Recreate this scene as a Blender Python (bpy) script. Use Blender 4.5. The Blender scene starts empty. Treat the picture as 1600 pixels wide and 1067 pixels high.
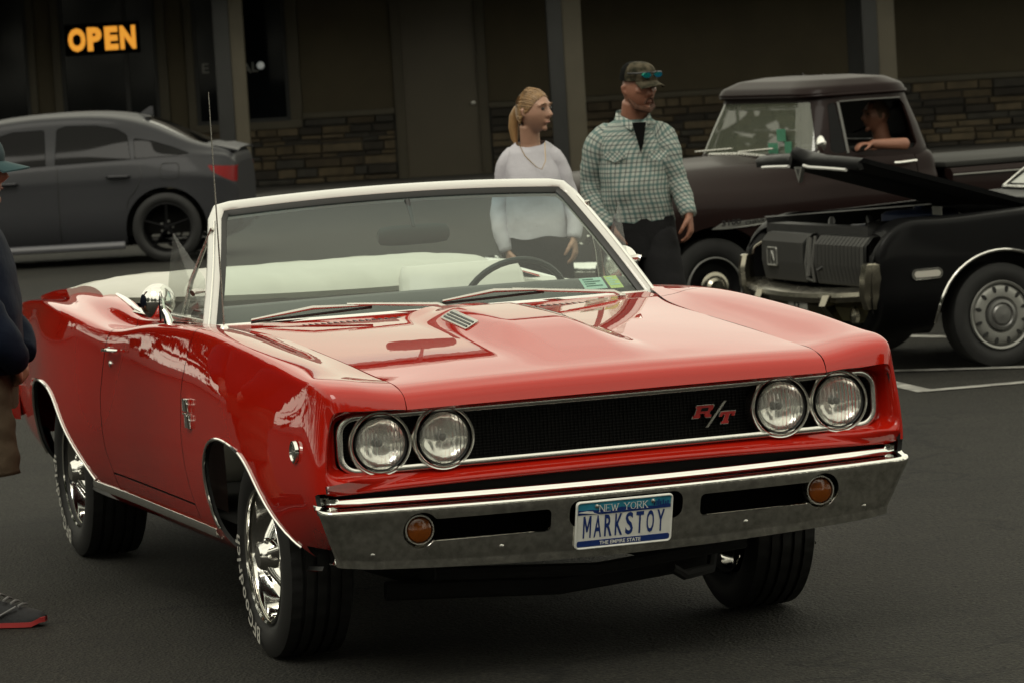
import bpy, bmesh, math, random
import numpy as np
from mathutils import Vector, Matrix
random.seed(7); RNG = np.random.RandomState(11)
SC = bpy.context.scene; COL = SC.collection; R = math.radians

# ------------------------------------------------------------------ camera
cd = bpy.data.cameras.new('camera'); cam = bpy.data.objects.new('camera', cd); COL.objects.link(cam)
CAM_PITCH, CAM_ROLL = R(-4.4094), R(-3.3789)
_f = Vector((0, math.cos(CAM_PITCH), math.sin(CAM_PITCH)))
_r0 = Vector((1, 0, 0)); _u0 = _r0.cross(_f)
_r = math.cos(CAM_ROLL) * _r0 + math.sin(CAM_ROLL) * _u0
_u = -math.sin(CAM_ROLL) * _r0 + math.cos(CAM_ROLL) * _u0
mw = Matrix(((_r.x, _u.x, -_f.x, 0), (_r.y, _u.y, -_f.y, 0), (_r.z, _u.z, -_f.z, 1.8912), (0, 0, 0, 1)))
cam.matrix_world = mw
cd.sensor_width = 36; cd.lens = 6188.7 / 1600 * 36; cd.clip_start = 0.5; cd.clip_end = 600
cd.dof.use_dof = True; cd.dof.focus_distance = 11.7; cd.dof.aperture_fstop = 12.0
SC.camera = cam

# ------------------------------------------------------------------ sky (overcast) + sun
SUN_EL, SUN_AZ = R(52), R(200)          # azimuth: direction towards the sun, measured from +Y clockwise
w = bpy.data.worlds.new('World'); SC.world = w; w.use_nodes = True
nt = w.node_tree; nt.nodes.clear()
out = nt.nodes.new('ShaderNodeOutputWorld'); bg = nt.nodes.new('ShaderNodeBackground')
sky = nt.nodes.new('ShaderNodeTexSky'); sky.sky_type = 'NISHITA'; sky.sun_disc = False
sky.sun_elevation = SUN_EL; sky.sun_rotation = SUN_AZ; sky.air_density = 1.0; sky.dust_density = 3.0; sky.ozone_density = 1.0
tc = nt.nodes.new('ShaderNodeTexCoord'); mp = nt.nodes.new('ShaderNodeMapping'); mp.inputs['Scale'].default_value = (1.0, 1.0, 3.2)
nz = nt.nodes.new('ShaderNodeTexNoise'); nz.inputs['Scale'].default_value = 1.9; nz.inputs['Detail'].default_value = 5; nz.inputs['Roughness'].default_value = .55
cr = nt.nodes.new('ShaderNodeValToRGB')
cr.color_ramp.elements[0].position = .3; cr.color_ramp.elements[0].color = (11.2, 10.9, 8.7, 1)
cr.color_ramp.elements[1].position = .72; cr.color_ramp.elements[1].color = (15.2, 14.6, 11.6, 1)
mx = nt.nodes.new('ShaderNodeMixRGB'); mx.inputs['Fac'].default_value = .9
nt.links.new(tc.outputs['Generated'], mp.inputs['Vector']); nt.links.new(mp.outputs['Vector'], nz.inputs['Vector'])
nt.links.new(nz.outputs['Fac'], cr.inputs['Fac']); nt.links.new(sky.outputs['Color'], mx.inputs['Color1']); nt.links.new(cr.outputs['Color'], mx.inputs['Color2'])
nt.links.new(mx.outputs['Color'], bg.inputs['Color']); bg.inputs['Strength'].default_value = .10
nt.links.new(bg.outputs['Background'], out.inputs['Surface'])
sl = bpy.data.lights.new('sun', 'SUN'); sl.energy = .9; sl.angle = R(25); sl.color = (1, .96, .85)
so = bpy.data.objects.new('sun', sl); COL.objects.link(so)
sd = Vector((math.sin(SUN_AZ) * math.cos(SUN_EL), math.cos(SUN_AZ) * math.cos(SUN_EL), math.sin(SUN_EL)))
so.rotation_euler = sd.to_track_quat('Z', 'Y').to_euler(); so.location = (0, 0, 30)
SC.view_settings.view_transform = 'Standard'; SC.view_settings.look = 'None'
SC.view_settings.exposure = 0.04; SC.view_settings.gamma = 1; SC.view_settings.use_curve_mapping = False
SC.cycles.max_bounces = 10; SC.cycles.transparent_max_bounces = 24; SC.cycles.glossy_bounces = 6

# ------------------------------------------------------------------ materials
def nodes(name):
    m = bpy.data.materials.new(name); m.use_nodes = True
    return m, m.node_tree, m.node_tree.nodes['Principled BSDF']
def mat(name, col, rough=.5, metal=0, coat=0, var=0, vscale=8, bump=0, bscale=60, spec=.5, coords='Object', emit=None, estr=0, detail=4, rvar=0, coatr=.03, stretch=None, dark=None):
    m, t, b = nodes(name)
    b.inputs['Base Color'].default_value = (*col, 1); b.inputs['Roughness'].default_value = rough
    b.inputs['Metallic'].default_value = metal; b.inputs['Coat Weight'].default_value = coat; b.inputs['Coat Roughness'].default_value = coatr
    b.inputs['Specular IOR Level'].default_value = spec
    if emit: b.inputs['Emission Color'].default_value = (*emit, 1); b.inputs['Emission Strength'].default_value = estr
    if var or bump or rvar:
        c = t.nodes.new('ShaderNodeTexCoord'); mpn = t.nodes.new('ShaderNodeMapping')
        if stretch: mpn.inputs['Scale'].default_value = stretch
        t.links.new(c.outputs[coords], mpn.inputs['Vector'])
    if var:
        n = t.nodes.new('ShaderNodeTexNoise'); n.inputs['Scale'].default_value = vscale; n.inputs['Detail'].default_value = detail
        t.links.new(mpn.outputs['Vector'], n.inputs['Vector'])
        r = t.nodes.new('ShaderNodeValToRGB'); r.color_ramp.elements[0].position = .3; r.color_ramp.elements[1].position = .7
        d = dark if dark else tuple(max(0, x * (1 - var)) for x in col)
        r.color_ramp.elements[0].color = (*d, 1); r.color_ramp.elements[1].color = (*[min(1, x * (1 + var * .6)) for x in col], 1)
        t.links.new(n.outputs['Fac'], r.inputs['Fac']); t.links.new(r.outputs['Color'], b.inputs['Base Color'])
    if rvar:
        n3 = t.nodes.new('ShaderNodeTexNoise'); n3.inputs['Scale'].default_value = vscale * 1.7; n3.inputs['Detail'].default_value = 5
        t.links.new(mpn.outputs['Vector'], n3.inputs['Vector'])
        mr = t.nodes.new('ShaderNodeMapRange'); mr.inputs['From Min'].default_value = .3; mr.inputs['From Max'].default_value = .7
        mr.inputs['To Min'].default_value = max(0, rough - rvar); mr.inputs['To Max'].default_value = min(1, rough + rvar)
        t.links.new(n3.outputs['Fac'], mr.inputs['Value']); t.links.new(mr.outputs['Result'], b.inputs['Roughness'])
    if bump:
        n2 = t.nodes.new('ShaderNodeTexNoise'); n2.inputs['Scale'].default_value = bscale; n2.inputs['Detail'].default_value = 3
        t.links.new(mpn.outputs['Vector'], n2.inputs['Vector'])
        bp = t.nodes.new('ShaderNodeBump'); bp.inputs['Strength'].default_value = 1; bp.inputs['Distance'].default_value = bump
        t.links.new(n2.outputs['Fac'], bp.inputs['Height']); t.links.new(bp.outputs['Normal'], b.inputs['Normal'])
        if coat: t.links.new(bp.outputs['Normal'], b.inputs['Coat Normal'])
    return m
def glassmat(name, tint, ior=1.75, rough=.0, flute=None, haze=0, hcol=(.5, .5, .5)):
    m = bpy.data.materials.new(name); m.use_nodes = True; t = m.node_tree; t.nodes.clear()
    o = t.nodes.new('ShaderNodeOutputMaterial'); tr = t.nodes.new('ShaderNodeBsdfTransparent'); g = t.nodes.new('ShaderNodeBsdfGlossy')
    mxs = t.nodes.new('ShaderNodeMixShader'); lw = t.nodes.new('ShaderNodeLayerWeight'); lw.inputs['Blend'].default_value = .5
    pw = t.nodes.new('ShaderNodeMath'); pw.operation = 'POWER'; pw.inputs[1].default_value = 5; t.links.new(lw.outputs['Facing'], pw.inputs[0])
    f0 = ((ior - 1) / (ior + 1)) ** 2; fr = t.nodes.new('ShaderNodeMath'); fr.operation = 'MULTIPLY_ADD'; fr.inputs[1].default_value = 1 - f0; fr.inputs[2].default_value = f0; t.links.new(pw.outputs[0], fr.inputs[0])
    tr.inputs['Color'].default_value = (*tint, 1); g.inputs['Roughness'].default_value = rough; g.inputs['Color'].default_value = (1, 1, 1, 1)
    t.links.new(fr.outputs[0], mxs.inputs['Fac']); t.links.new(tr.outputs['BSDF'], mxs.inputs[1]); t.links.new(g.outputs['BSDF'], mxs.inputs[2])
    last = mxs
    if haze:
        df = t.nodes.new('ShaderNodeBsdfDiffuse'); df.inputs['Color'].default_value = (*hcol, 1)
        m2 = t.nodes.new('ShaderNodeMixShader'); m2.inputs['Fac'].default_value = haze
        t.links.new(mxs.outputs['Shader'], m2.inputs[1]); t.links.new(df.outputs['BSDF'], m2.inputs[2]); last = m2
    if flute:
        c = t.nodes.new('ShaderNodeTexCoord'); wv = t.nodes.new('ShaderNodeTexWave'); wv.bands_direction = flute[0]; wv.inputs['Scale'].default_value = flute[1]; wv.inputs['Distortion'].default_value = .6
        bp = t.nodes.new('ShaderNodeBump'); bp.inputs['Distance'].default_value = flute[2]
        t.links.new(c.outputs['Object'], wv.inputs['Vector']); t.links.new(wv.outputs['Fac'], bp.inputs['Height'])
        t.links.new(bp.outputs['Normal'], g.inputs['Normal']); t.links.new(bp.outputs['Normal'], lw.inputs['Normal'])
    t.links.new(last.outputs['Shader'], o.inputs['Surface'])
    return m

M = {}
M['red'] = mat('red_paint', (.38, .0100, .0040), .38, 0, 1, bump=.00018, bscale=9, coatr=.012, spec=0)
M['red'].node_tree.nodes['Principled BSDF'].inputs['Coat IOR'].default_value = 1.52
M['redin'] = mat('red_inner_paint', (.22, .004, .005), .5)
M['chrome'] = mat('chrome', (.82, .81, .78), .07, 1, bump=.0003, bscale=25)
M['chromep'] = mat('pitted_chrome', (.74, .73, .68), .15, .96, bump=.0009, bscale=55, rvar=.08, vscale=44, var=.30)
M['satin'] = mat('satin_bright_trim', (.74, .73, .69), .24, 1)
M['steel'] = mat('brushed_steel', (.55, .54, .5), .28, 1, rvar=.08, vscale=20)
M['black'] = mat('black_trim', (.008, .008, .008), .45, var=.3, vscale=20)
M['grille'] = mat('grille_black', (.0035, .0035, .0035), .5, spec=.25)
M['void'] = mat('deep_black', (.002, .002, .002), .9, spec=.1)
M['under'] = mat('undercarriage', (.006, .0057, .0055), .9, var=.4, vscale=6)
M['tyre'] = mat('tyre_rubber', (.0075, .0073, .007), .62, var=.35, vscale=14, bump=.0004, bscale=180)
M['letter'] = mat('white_letters', (.45, .44, .40), .7, var=.15, vscale=30)
M['white'] = mat('white_frame_paint', (.64, .64, .61), .22, 0, .5, var=.04, vscale=5)
M['vinyl'] = mat('white_vinyl', (.47, .465, .415), .42, var=.06, vscale=5, bump=.003, bscale=9)
M['vinylseat'] = mat('white_seat_vinyl', (.62, .61, .56), .4, var=.05, vscale=5, bump=.002, bscale=14)
M['dash'] = mat('dark_dash', (.018, .020, .019), .55, var=.2, vscale=8)
M['ws'] = glassmat('windshield_glass', (.80, .90, .84), 1.60, haze=.022, hcol=(.6, .68, .62))
_t = M['ws'].node_tree; _c = _t.nodes.new('ShaderNodeTexCoord'); _s = _t.nodes.new('ShaderNodeSeparateXYZ'); _r3 = _t.nodes.new('ShaderNodeValToRGB')   # tinted shade band along the top of the glass
_mr = _t.nodes.new('ShaderNodeMapRange'); _mr.inputs['From Min'].default_value = 1.24; _mr.inputs['From Max'].default_value = 1.34
_r3.color_ramp.elements[0].color = (.80, .90, .84, 1); _r3.color_ramp.elements[1].color = (.40, .60, .66, 1)
_t.links.new(_c.outputs['Object'], _s.inputs['Vector']); _t.links.new(_s.outputs['Z'], _mr.inputs['Value']); _t.links.new(_mr.outputs['Result'], _r3.inputs['Fac'])
_t.links.new(_r3.outputs['Color'], [n for n in _t.nodes if n.type == 'BSDF_TRANSPARENT'][0].inputs['Color'])
M['clear'] = glassmat('clear_glass', (.94, .96, .94), 1.5, haze=.05)
M['lens'] = glassmat('headlight_lens', (.97, .97, .95), 1.6, .02, ('Y', 26, .006), haze=.17, hcol=(.66, .66, .61))
M['reflector'] = mat('headlight_reflector', (.92, .92, .89), .16, 1, bump=.0015, bscale=40)
M['amber'] = mat('amber_lens', (.13, .032, .002), .12, 0, .5, bump=.001, bscale=80)
M['badge'] = mat('badge_red', (.42, .02, .02), .3, 0, .5)

# ------------------------------------------------------------------ object helpers
def link(o, parent=None):
    COL.objects.link(o)
    if parent: o.parent = parent
    return o
def thing(name, label, cat, loc=(0, 0, 0), rz=0, group=None, scale=1):
    o = bpy.data.objects.new(name, None); COL.objects.link(o); o.empty_display_size = .2
    o.location = loc; o.rotation_euler = (0, 0, rz); o.scale = (scale,) * 3
    o['label'] = label; o['category'] = cat
    if group: o['group'] = group
    return o
def tag(o, label=None, cat=None, group=None, kind=None):
    for k, v in (('label', label), ('category', cat), ('group', group), ('kind', kind)):
        if v: o[k] = v
    return o
def mk(name, V, F, m, parent=None, smooth=True, normals=None, uv=None, angle=None):
    me = bpy.data.meshes.new(name)
    me.from_pydata([tuple(map(float, v)) for v in V], [], [tuple(map(int, f)) for f in F])
    me.update()
    if isinstance(m, (list, tuple)):
        for q in m: me.materials.append(q)
    else: me.materials.append(m)
    if smooth: me.polygons.foreach_set('use_smooth', [True] * len(me.polygons))
    if uv is not None:
        ul = me.uv_layers.new(name='uv'); li = np.empty(len(me.loops), dtype=np.int32); me.loops.foreach_get('vertex_index', li)
        ul.data.foreach_set('uv', np.asarray(uv, dtype=np.float32)[li].ravel())
    if angle is not None: me.set_sharp_from_angle(angle=R(angle))
    if normals is not None: me.normals_split_custom_set_from_vertices([tuple(map(float, n)) for n in normals])
    return link(bpy.data.objects.new(name, me), parent)
class MB:
    """collects shapes into one mesh"""
    def __init__(s): s.V = []; s.F = []; s.mi = []
    def add(s, V, F, mi=0):
        o = len(s.V); s.V += [tuple(v) for v in V]; s.F += [tuple(i + o for i in f) for f in F]; s.mi += [mi] * len(F); return s
    def box(s, lo, hi, mi=0, bev=0):
        if bev:
            bm = bmesh.new(); bmesh.ops.create_cube(bm, size=1)
            for v in bm.verts: v.co = Vector([lo[i] + (v.co[i] + .5) * (hi[i] - lo[i]) for i in range(3)])
            bmesh.ops.bevel(bm, geom=bm.edges[:], offset=bev, segments=2, affect='EDGES', profile=.6)
            bm.verts.index_update()
            s.add([v.co[:] for v in bm.verts], [[v.index for v in f.verts] for f in bm.faces], mi); bm.free(); return s
        x0, y0, z0 = lo; x1, y1, z1 = hi
        return s.add([(x0, y0, z0), (x1, y0, z0), (x1, y1, z0), (x0, y1, z0), (x0, y0, z1), (x1, y0, z1), (x1, y1, z1), (x0, y1, z1)],
                     [(0, 3, 2, 1), (4, 5, 6, 7), (0, 1, 5, 4), (1, 2, 6, 5), (2, 3, 7, 6), (3, 0, 4, 7)], mi)
    def tube(s, pts, r, n=10, mi=0, closed=False, flat=1.0, caps=True):
        pts = [Vector(p) for p in pts]; N = len(pts)
        rr = r if isinstance(r, (list, tuple)) else [r] * N
        rings = []; up = None
        for i, p in enumerate(pts):
            a = pts[(i - 1) % N] if (closed or i > 0) else pts[0]; b = pts[(i + 1) % N] if (closed or i < N - 1) else pts[-1]
            t = (b - a).normalized()
            if up is None: up = Vector((0, 0, 1)) if abs(t.z) < .9 else Vector((1, 0, 0))
            sx = t.cross(up).normalized(); up = sx.cross(t).normalized()
            rings.append([p + (sx * math.cos(2 * math.pi * k / n) + up * math.sin(2 * math.pi * k / n) * flat) * rr[i] for k in range(n)])
        V = [v for q in rings for v in q]; F = []
        for i in range(N if closed else N - 1):
            j = (i + 1) % N
            for k in range(n): F.append((i * n + k, i * n + (k + 1) % n, j * n + (k + 1) % n, j * n + k))
        if not closed and caps: F += [tuple(range(n))[::-1], tuple((N - 1) * n + k for k in range(n))]
        return s.add(V, F, mi)
    def lathe(s, prof, c, axis='y', n=32, mi=0, sgn=1, arc=None, rmod=None):
        """prof: list of (a, r): a along axis"""
        V = []; F = []; K = len(prof)
        for i in range(n):
            th = 2 * math.pi * i / n; ct, st = math.cos(th), math.sin(th)
            for k, (a, r) in enumerate(prof):
                if rmod: r = r + rmod(i, k)
                a2 = a * sgn
                if axis == 'y': V.append((c[0] + r * ct, c[1] + a2, c[2] + r * st))
                elif axis == 'x': V.append((c[0] + a2, c[1] + r * ct, c[2] + r * st))
                else: V.append((c[0] + r * ct, c[1] + r * st, c[2] + a2))
        for i in range(n):
            j = (i + 1) % n
            for k in range(K - 1): F.append((i * K + k, i * K + k + 1, j * K + k + 1, j * K + k))
        return s.add(V, F, mi)
    def prism(s, outline, depth, fn, mi=0, mi_side=None):
        """outline: 2D list; fn(u,v,w)->xyz ; w from 0 (front) to depth (back)"""
        n = len(outline); V = [fn(u, v, 0) for u, v in outline] + [fn(u, v, depth) for u, v in outline]
        s.add(V, [tuple(range(n)), tuple(range(2 * n - 1, n - 1, -1))], mi)
        o = len(s.V) - 2 * n
        for i in range(n): s.F.append((o + i, o + n + i, o + n + (i + 1) % n, o + (i + 1) % n)); s.mi.append(mi if mi_side is None else mi_side)
        return s
    def build(s, name, m, parent=None, smooth=True, angle=35):
        o = mk(name, s.V, s.F, m, parent, smooth)
        if any(s.mi): o.data.polygons.foreach_set('material_index', s.mi)
        bm = bmesh.new(); bm.from_mesh(o.data); bmesh.ops.recalc_face_normals(bm, faces=bm.faces[:]); bm.to_mesh(o.data); bm.free()
        if smooth and angle: o.data.set_sharp_from_angle(angle=R(angle))
        return o
def loft(rings, closed=True, caps=True):
    n = len(rings[0]); V = [tuple(v) for q in rings for v in q]; F = []
    for i in range(len(rings) - 1):
        for k in range(n if closed else n - 1): F.append((i * n + k, i * n + (k + 1) % n, (i + 1) * n + (k + 1) % n, (i + 1) * n + k))
    if caps and closed: F += [tuple(range(n))[::-1], tuple((len(rings) - 1) * n + k for k in range(n))]
    return V, F
def copy_tree(o, parent=None):
    c = o.copy(); COL.objects.link(c)
    if parent: c.parent = parent
    for ch in list(o.children): copy_tree(ch, c)
    return c
def text_geo(txt, size=1, offset=0, shear=0, extrude=0, align='CENTER', res=3):
    cu = bpy.data.curves.new('t', 'FONT'); cu.body = txt; cu.size = size; cu.offset = offset; cu.shear = shear; cu.extrude = extrude
    cu.align_x = align; cu.resolution_u = res
    o = bpy.data.objects.new('t', cu); COL.objects.link(o)
    dg = bpy.context.evaluated_depsgraph_get(); me = bpy.data.meshes.new_from_object(o.evaluated_get(dg))
    V = [v.co.copy() for v in me.vertices]; F = [tuple(p.vertices) for p in me.polygons]
    bpy.data.objects.remove(o); bpy.data.curves.remove(cu); bpy.data.meshes.remove(me)
    return V, F

# ------------------------------------------------------------------ spline surfaces and clipping (numpy)
def nat_spline(t, Y, tq):
    """natural cubic spline through (t, Y[n,...]) evaluated at tq"""
    t = np.asarray(t, float); Y = np.asarray(Y, float); n = len(t); sh = Y.shape[1:]; Y = Y.reshape(n, -1); h = np.diff(t)
    A = np.zeros((n, n)); B = np.zeros((n, Y.shape[1])); A[0, 0] = A[-1, -1] = 1
    for i in range(1, n - 1):
        A[i, i - 1] = h[i - 1]; A[i, i] = 2 * (h[i - 1] + h[i]); A[i, i + 1] = h[i]
        B[i] = 6 * ((Y[i + 1] - Y[i]) / h[i] - (Y[i] - Y[i - 1]) / h[i - 1])
    m2 = np.linalg.solve(A, B); k = np.clip(np.searchsorted(t, tq) - 1, 0, n - 2)
    a = (t[k + 1] - tq) / h[k]; b = (tq - t[k]) / h[k]; hh = h[k] ** 2 / 6
    r = a[:, None] * Y[k] + b[:, None] * Y[k + 1] + ((a ** 3 - a) * hh)[:, None] * m2[k] + ((b ** 3 - b) * hh)[:, None] * m2[k + 1]
    return r.reshape((len(tq),) + sh)
def bspl_basis(n, q, deg=3):
    kn = np.concatenate([np.zeros(deg), np.linspace(0, 1, n - deg + 1), np.ones(deg)])
    u = np.clip(np.linspace(0, 1, q) if np.isscalar(q) else np.asarray(q), 0, 1 - 1e-9)
    N = np.zeros((len(u), len(kn) - 1))
    for i in range(len(kn) - 1): N[:, i] = (kn[i] <= u) & (u < kn[i + 1])
    for d in range(1, deg + 1):
        for i in range(len(kn) - 1 - d):
            a = kn[i + d] - kn[i]; b = kn[i + d + 1] - kn[i + 1]
            N[:, i] = ((u - kn[i]) / a * N[:, i] if a else 0) + ((kn[i + d + 1] - u) / b * N[:, i + 1] if b else 0)
    return N[:, :n]
def bspl(P, q): return bspl_basis(len(P), q) @ np.asarray(P, float)
def surf(ctrl, nu, nv, tpar=None, deg=3):
    """ctrl [S][K][3]: interpolates along stations, b-spline across; returns grid P[nu,nv,3] and normals"""
    C = np.asarray(ctrl, float)
    if tpar is None:
        d = np.linalg.norm(np.diff(C, axis=0), axis=2).mean(1); tpar = np.concatenate([[0], np.cumsum(d)])
    tq = np.linspace(tpar[0], tpar[-1], nu)
    T = nat_spline(tpar, C, tq); B = bspl_basis(C.shape[1], nv, deg)
    P = np.einsum('vk,ukc->uvc', B, T)
    return P, grid_normals(P)
def grid_normals(P):
    du = np.gradient(P, axis=0); dv = np.gradient(P, axis=1); N = np.cross(du, dv)
    return N / (np.linalg.norm(N, axis=2, keepdims=True) + 1e-12)
def grid_mesh(P, N):
    nu, nv = P.shape[:2]; I = np.arange(nu * nv).reshape(nu, nv)
    F = np.stack([I[:-1, :-1], I[1:, :-1], I[1:, 1:], I[:-1, 1:]], -1).reshape(-1, 4)
    return P.reshape(-1, 3), N.reshape(-1, 3), [list(f) for f in F]
def clip(V, N, F, val):
    """keep val>0, cutting edges linearly"""
    V = list(map(np.asarray, V)); N = list(map(np.asarray, N)); cache = {}; out = []
    val = np.where(np.abs(val) < 1e-7, 1e-7, val)
    def cut(i, j):
        k = (min(i, j), max(i, j))
        if k not in cache:
            t = val[i] / (val[i] - val[j]); V.append(V[i] + t * (V[j] - V[i])); n = N[i] + t * (N[j] - N[i]); N.append(n / (np.linalg.norm(n) + 1e-12)); cache[k] = len(V) - 1
        return cache[k]
    pos = val > 0
    for f in F:
        s = [pos[i] for i in f]
        if all(s): out.append(list(f)); continue
        if not any(s): continue
        q = []
        for a in range(len(f)):
            i, j = f[a], f[(a + 1) % len(f)]
            if pos[i]: q.append(i)
            if pos[i] != pos[j]: q.append(cut(i, j))
        if len(q) > 2: out.append(q)
    used = sorted({i for f in out for i in f}); mp_ = {o: n for n, o in enumerate(used)}
    return np.array([V[i] for i in used]).reshape(-1, 3), np.array([N[i] for i in used]).reshape(-1, 3), [[mp_[i] for i in f] for f in out]
def sdf_poly(P2, poly):
    """signed distance (positive inside)"""
    P2 = np.asarray(P2, float); A = np.asarray(poly, float); B = np.roll(A, -1, 0); best = np.full(len(P2), 1e9); ins = np.zeros(len(P2), bool)
    for a, b in zip(A, B):
        e = b - a; w_ = P2 - a; t = np.clip((w_ @ e) / (e @ e + 1e-15), 0, 1); best = np.minimum(best, np.linalg.norm(w_ - t[:, None] * e, axis=1))
        c = (a[1] > P2[:, 1]) != (b[1] > P2[:, 1])
        with np.errstate(divide='ignore', invalid='ignore'): xi = (b[0] - a[0]) * (P2[:, 1] - a[1]) / (b[1] - a[1]) + a[0]
        ins ^= c & (P2[:, 0] < xi)
    return np.where(ins, best, -best)
def panel(name, V, N, F, m, parent, rim=.014, mirror=False, mrim=None):
    """outer skin with analytic normals plus rims folded inwards"""
    V = np.asarray(V); N = np.asarray(N)
    if len(F) == 0: return None
    cnt = {}
    for f in F:
        for a in range(len(f)):
            i, j = f[a], f[(a + 1) % len(f)]; cnt.setdefault((min(i, j), max(i, j)), []).append((i, j))
    VV = list(V); NN = list(N); FF = [list(f) for f in F]; mi = [0] * len(F)
    if rim:
        inn = {}
        for k, l in cnt.items():
            if len(l) == 1:
                i, j = l[0]; e = V[j] - V[i]; L = np.linalg.norm(e)
                if L < 1e-7: continue
                rn = np.cross(e / L, (N[i] + N[j]) / 2)
                o = len(VV); VV += [V[i], V[j], V[j] - N[j] * rim, V[i] - N[i] * rim]; NN += [rn] * 4
                FF.append([o + 1, o, o + 3, o + 2]); mi.append(1)
    VV = np.array(VV); NN = np.array(NN)
    if mirror: VV = VV * [1, -1, 1]; NN = NN * [1, -1, 1]; FF = [f[::-1] for f in FF]
    o = mk(name, VV, FF, [m, mrim or m], parent, True, NN)
    o.data.polygons.foreach_set('material_index', mi)
    return o
def rrect(x0, x1, y0, y1, r, n=5):
    P = []
    for cx, cy, a0 in ((x1 - r, y1 - r, 0), (x0 + r, y1 - r, 90), (x0 + r, y0 + r, 180), (x1 - r, y0 + r, 270)):
        for k in range(n + 1): a = R(a0 + 90 * k / n); P.append((cx + r * math.cos(a), cy + r * math.sin(a)))
    return P
# ================================================================== RED CONVERTIBLE (own frame: x forward, y to its left, z up, origin under front axle)
red = thing('convertible_car', 'red two-door convertible with white folded top and chrome bumper in the foreground', 'car', (0.0098, 12.534, 0), R(-71.819))
def sstep(a, b, x):
    t = np.clip((np.asarray(x, float) - a) / (b - a), 0, 1); return t * t * (3 - 2 * t)
def bow(P):
    P = np.array(P, float); P[..., 0] += .022 * (1 - np.clip(np.abs(P[..., 1]) / .92, 0, 1) ** 2) * sstep(.45, .95, P[..., 0]); return P
#        x     yr   zr    ym   zm   yu   zu   ys   zs    yh   zh
ST = [(-4.25, .75, .42, .785, .62, .775, .80, .745, .905, .60, .935),
      (-3.90, .80, .385, .838, .62, .828, .82, .79, .935, .62, .970),
      (-3.40, .845, .35, .888, .62, .880, .84, .845, .965, .66, 1.000),
      (-2.95, .882, .335, .942, .62, .937, .85, .895, .985, .70, 1.018),
      (-2.50, .905, .33, .965, .62, .958, .84, .928, .980, .72, 1.022),
      (-2.10, .905, .33, .957, .62, .950, .81, .930, .955, .745, 1.008),
      (-1.80, .90, .33, .946, .62, .936, .80, .915, .940, .77, .982),
      (-1.40, .90, .33, .940, .62, .928, .81, .900, .970, .785, .985),
      (-.90, .90, .33, .942, .62, .932, .83, .893, .998, .785, .998),
      (-.50, .90, .33, .947, .62, .938, .83, .895, 1.003, .70, .982),
      (.00, .90, .33, .957, .62, .948, .81, .900, .982, .668, .952),
      (.45, .885, .37, .952, .62, .942, .785, .900, .951, .665, .924),
      (.75, .868, .425, .940, .62, .930, .76, .897, .926, .662, .9035),
      (.88, .862, .44, .930, .62, .920, .74, .889, .911, .661, .889),
      (.925, .855, .44, .918, .62, .910, .735, .880, .882, .660, .864),
      (.935, .850, .44, .905, .62, .898, .735, .872, .838, .660, .832)]
def side_row(s, k_last=False):
    x, yr, zr, ym, zm, yu, zu, ys, zs, yh, zh = s
    f = x > .90
    dx = (.925 - x if x < .93 else -.003) if f else 0
    xs = x - (.012 if f else 0); xt = x + (.015 if x > .93 else (.012 if f else 0))
    return [(xs, -(yr - .09), zr - .05), (xs, -yr, zr - .01), (xs, -(ym - .008), zr + .5 * (zm - zr)), (xs, -ym - .004, zm), (xs, -yu - .002, zu),
            (xs, -ys - .013, zs - .038), (x, -ys - .007, zs - .001), (xt, -ys + .020, zs + .006), (xt, -ys + .12, zs - .004),
            (xt, -(yh + .07), zh + .008), (xt, -yh, zh)]
P, N = surf([side_row(s) for s in ST], 300, 84); P = bow(P)
SV, SN, SF = grid_mesh(P, grid_normals(P))
_sideref = P[:, :52].reshape(-1, 3)
def side_y(x, z):
    d = (_sideref[:, 0] - x) ** 2 + (_sideref[:, 2] - z) ** 2; k = np.argsort(d)[:4]; w_ = 1 / (d[k] + 1e-7); return float((_sideref[k, 1] * w_).sum() / w_.sum())
def smoothpoly(pts, n=90):
    """open polyline through pts, smooth"""
    p = np.asarray(pts, float); d = np.r_[0, np.cumsum(np.linalg.norm(np.diff(p, axis=0), axis=1))]; return nat_spline(d, p, np.linspace(0, d[-1], n))
ARCHF = smoothpoly([(-.30, .26), (-.345, .36), (-.368, .47), (-.362, .57), (-.30, .645), (-.16, .684), (.02, .680), (.17, .653), (.29, .597), (.385, .53), (.465, .47), (.53, .42), (.60, .33)])
ARCHR = smoothpoly([(-3.36, .28), (-3.345, .40), (-3.325, .53), (-3.26, .625), (-3.12, .678), (-2.93, .692), (-2.74, .683), (-2.60, .645), (-2.49, .575), (-2.37, .50), (-2.26, .44), (-2.18, .39), (-2.08, .30)])
XZ = SV[:, [0, 2]]
lowm = SV[:, 2] < .80
sf = np.minimum(-sdf_poly(XZ, ARCHF), -sdf_poly(XZ, ARCHR)); sf = np.where(lowm, sf, 1.0)
V1, N1, F1 = clip(SV, SN, SF, sf)
def seam_front(z): return np.interp(z, [.2, .40, .55, .66, .82, .93, 1.0, 1.05], [-.60, -.61, -.655, -.675, -.665, -.62, -.57, -.55])
def seam_rear(z): return np.interp(z, [.2, .43, .52, .70, .88, .95, 1.0, 1.05], [-1.80, -1.815, -1.86, -1.865, -1.80, -1.745, -1.70, -1.66])
G = .0035
def region(V, N, F, *fs):
    for f in fs:
        V, N, F = clip(V, N, F, f(V))
    return V, N, F
ZD = .432
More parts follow.
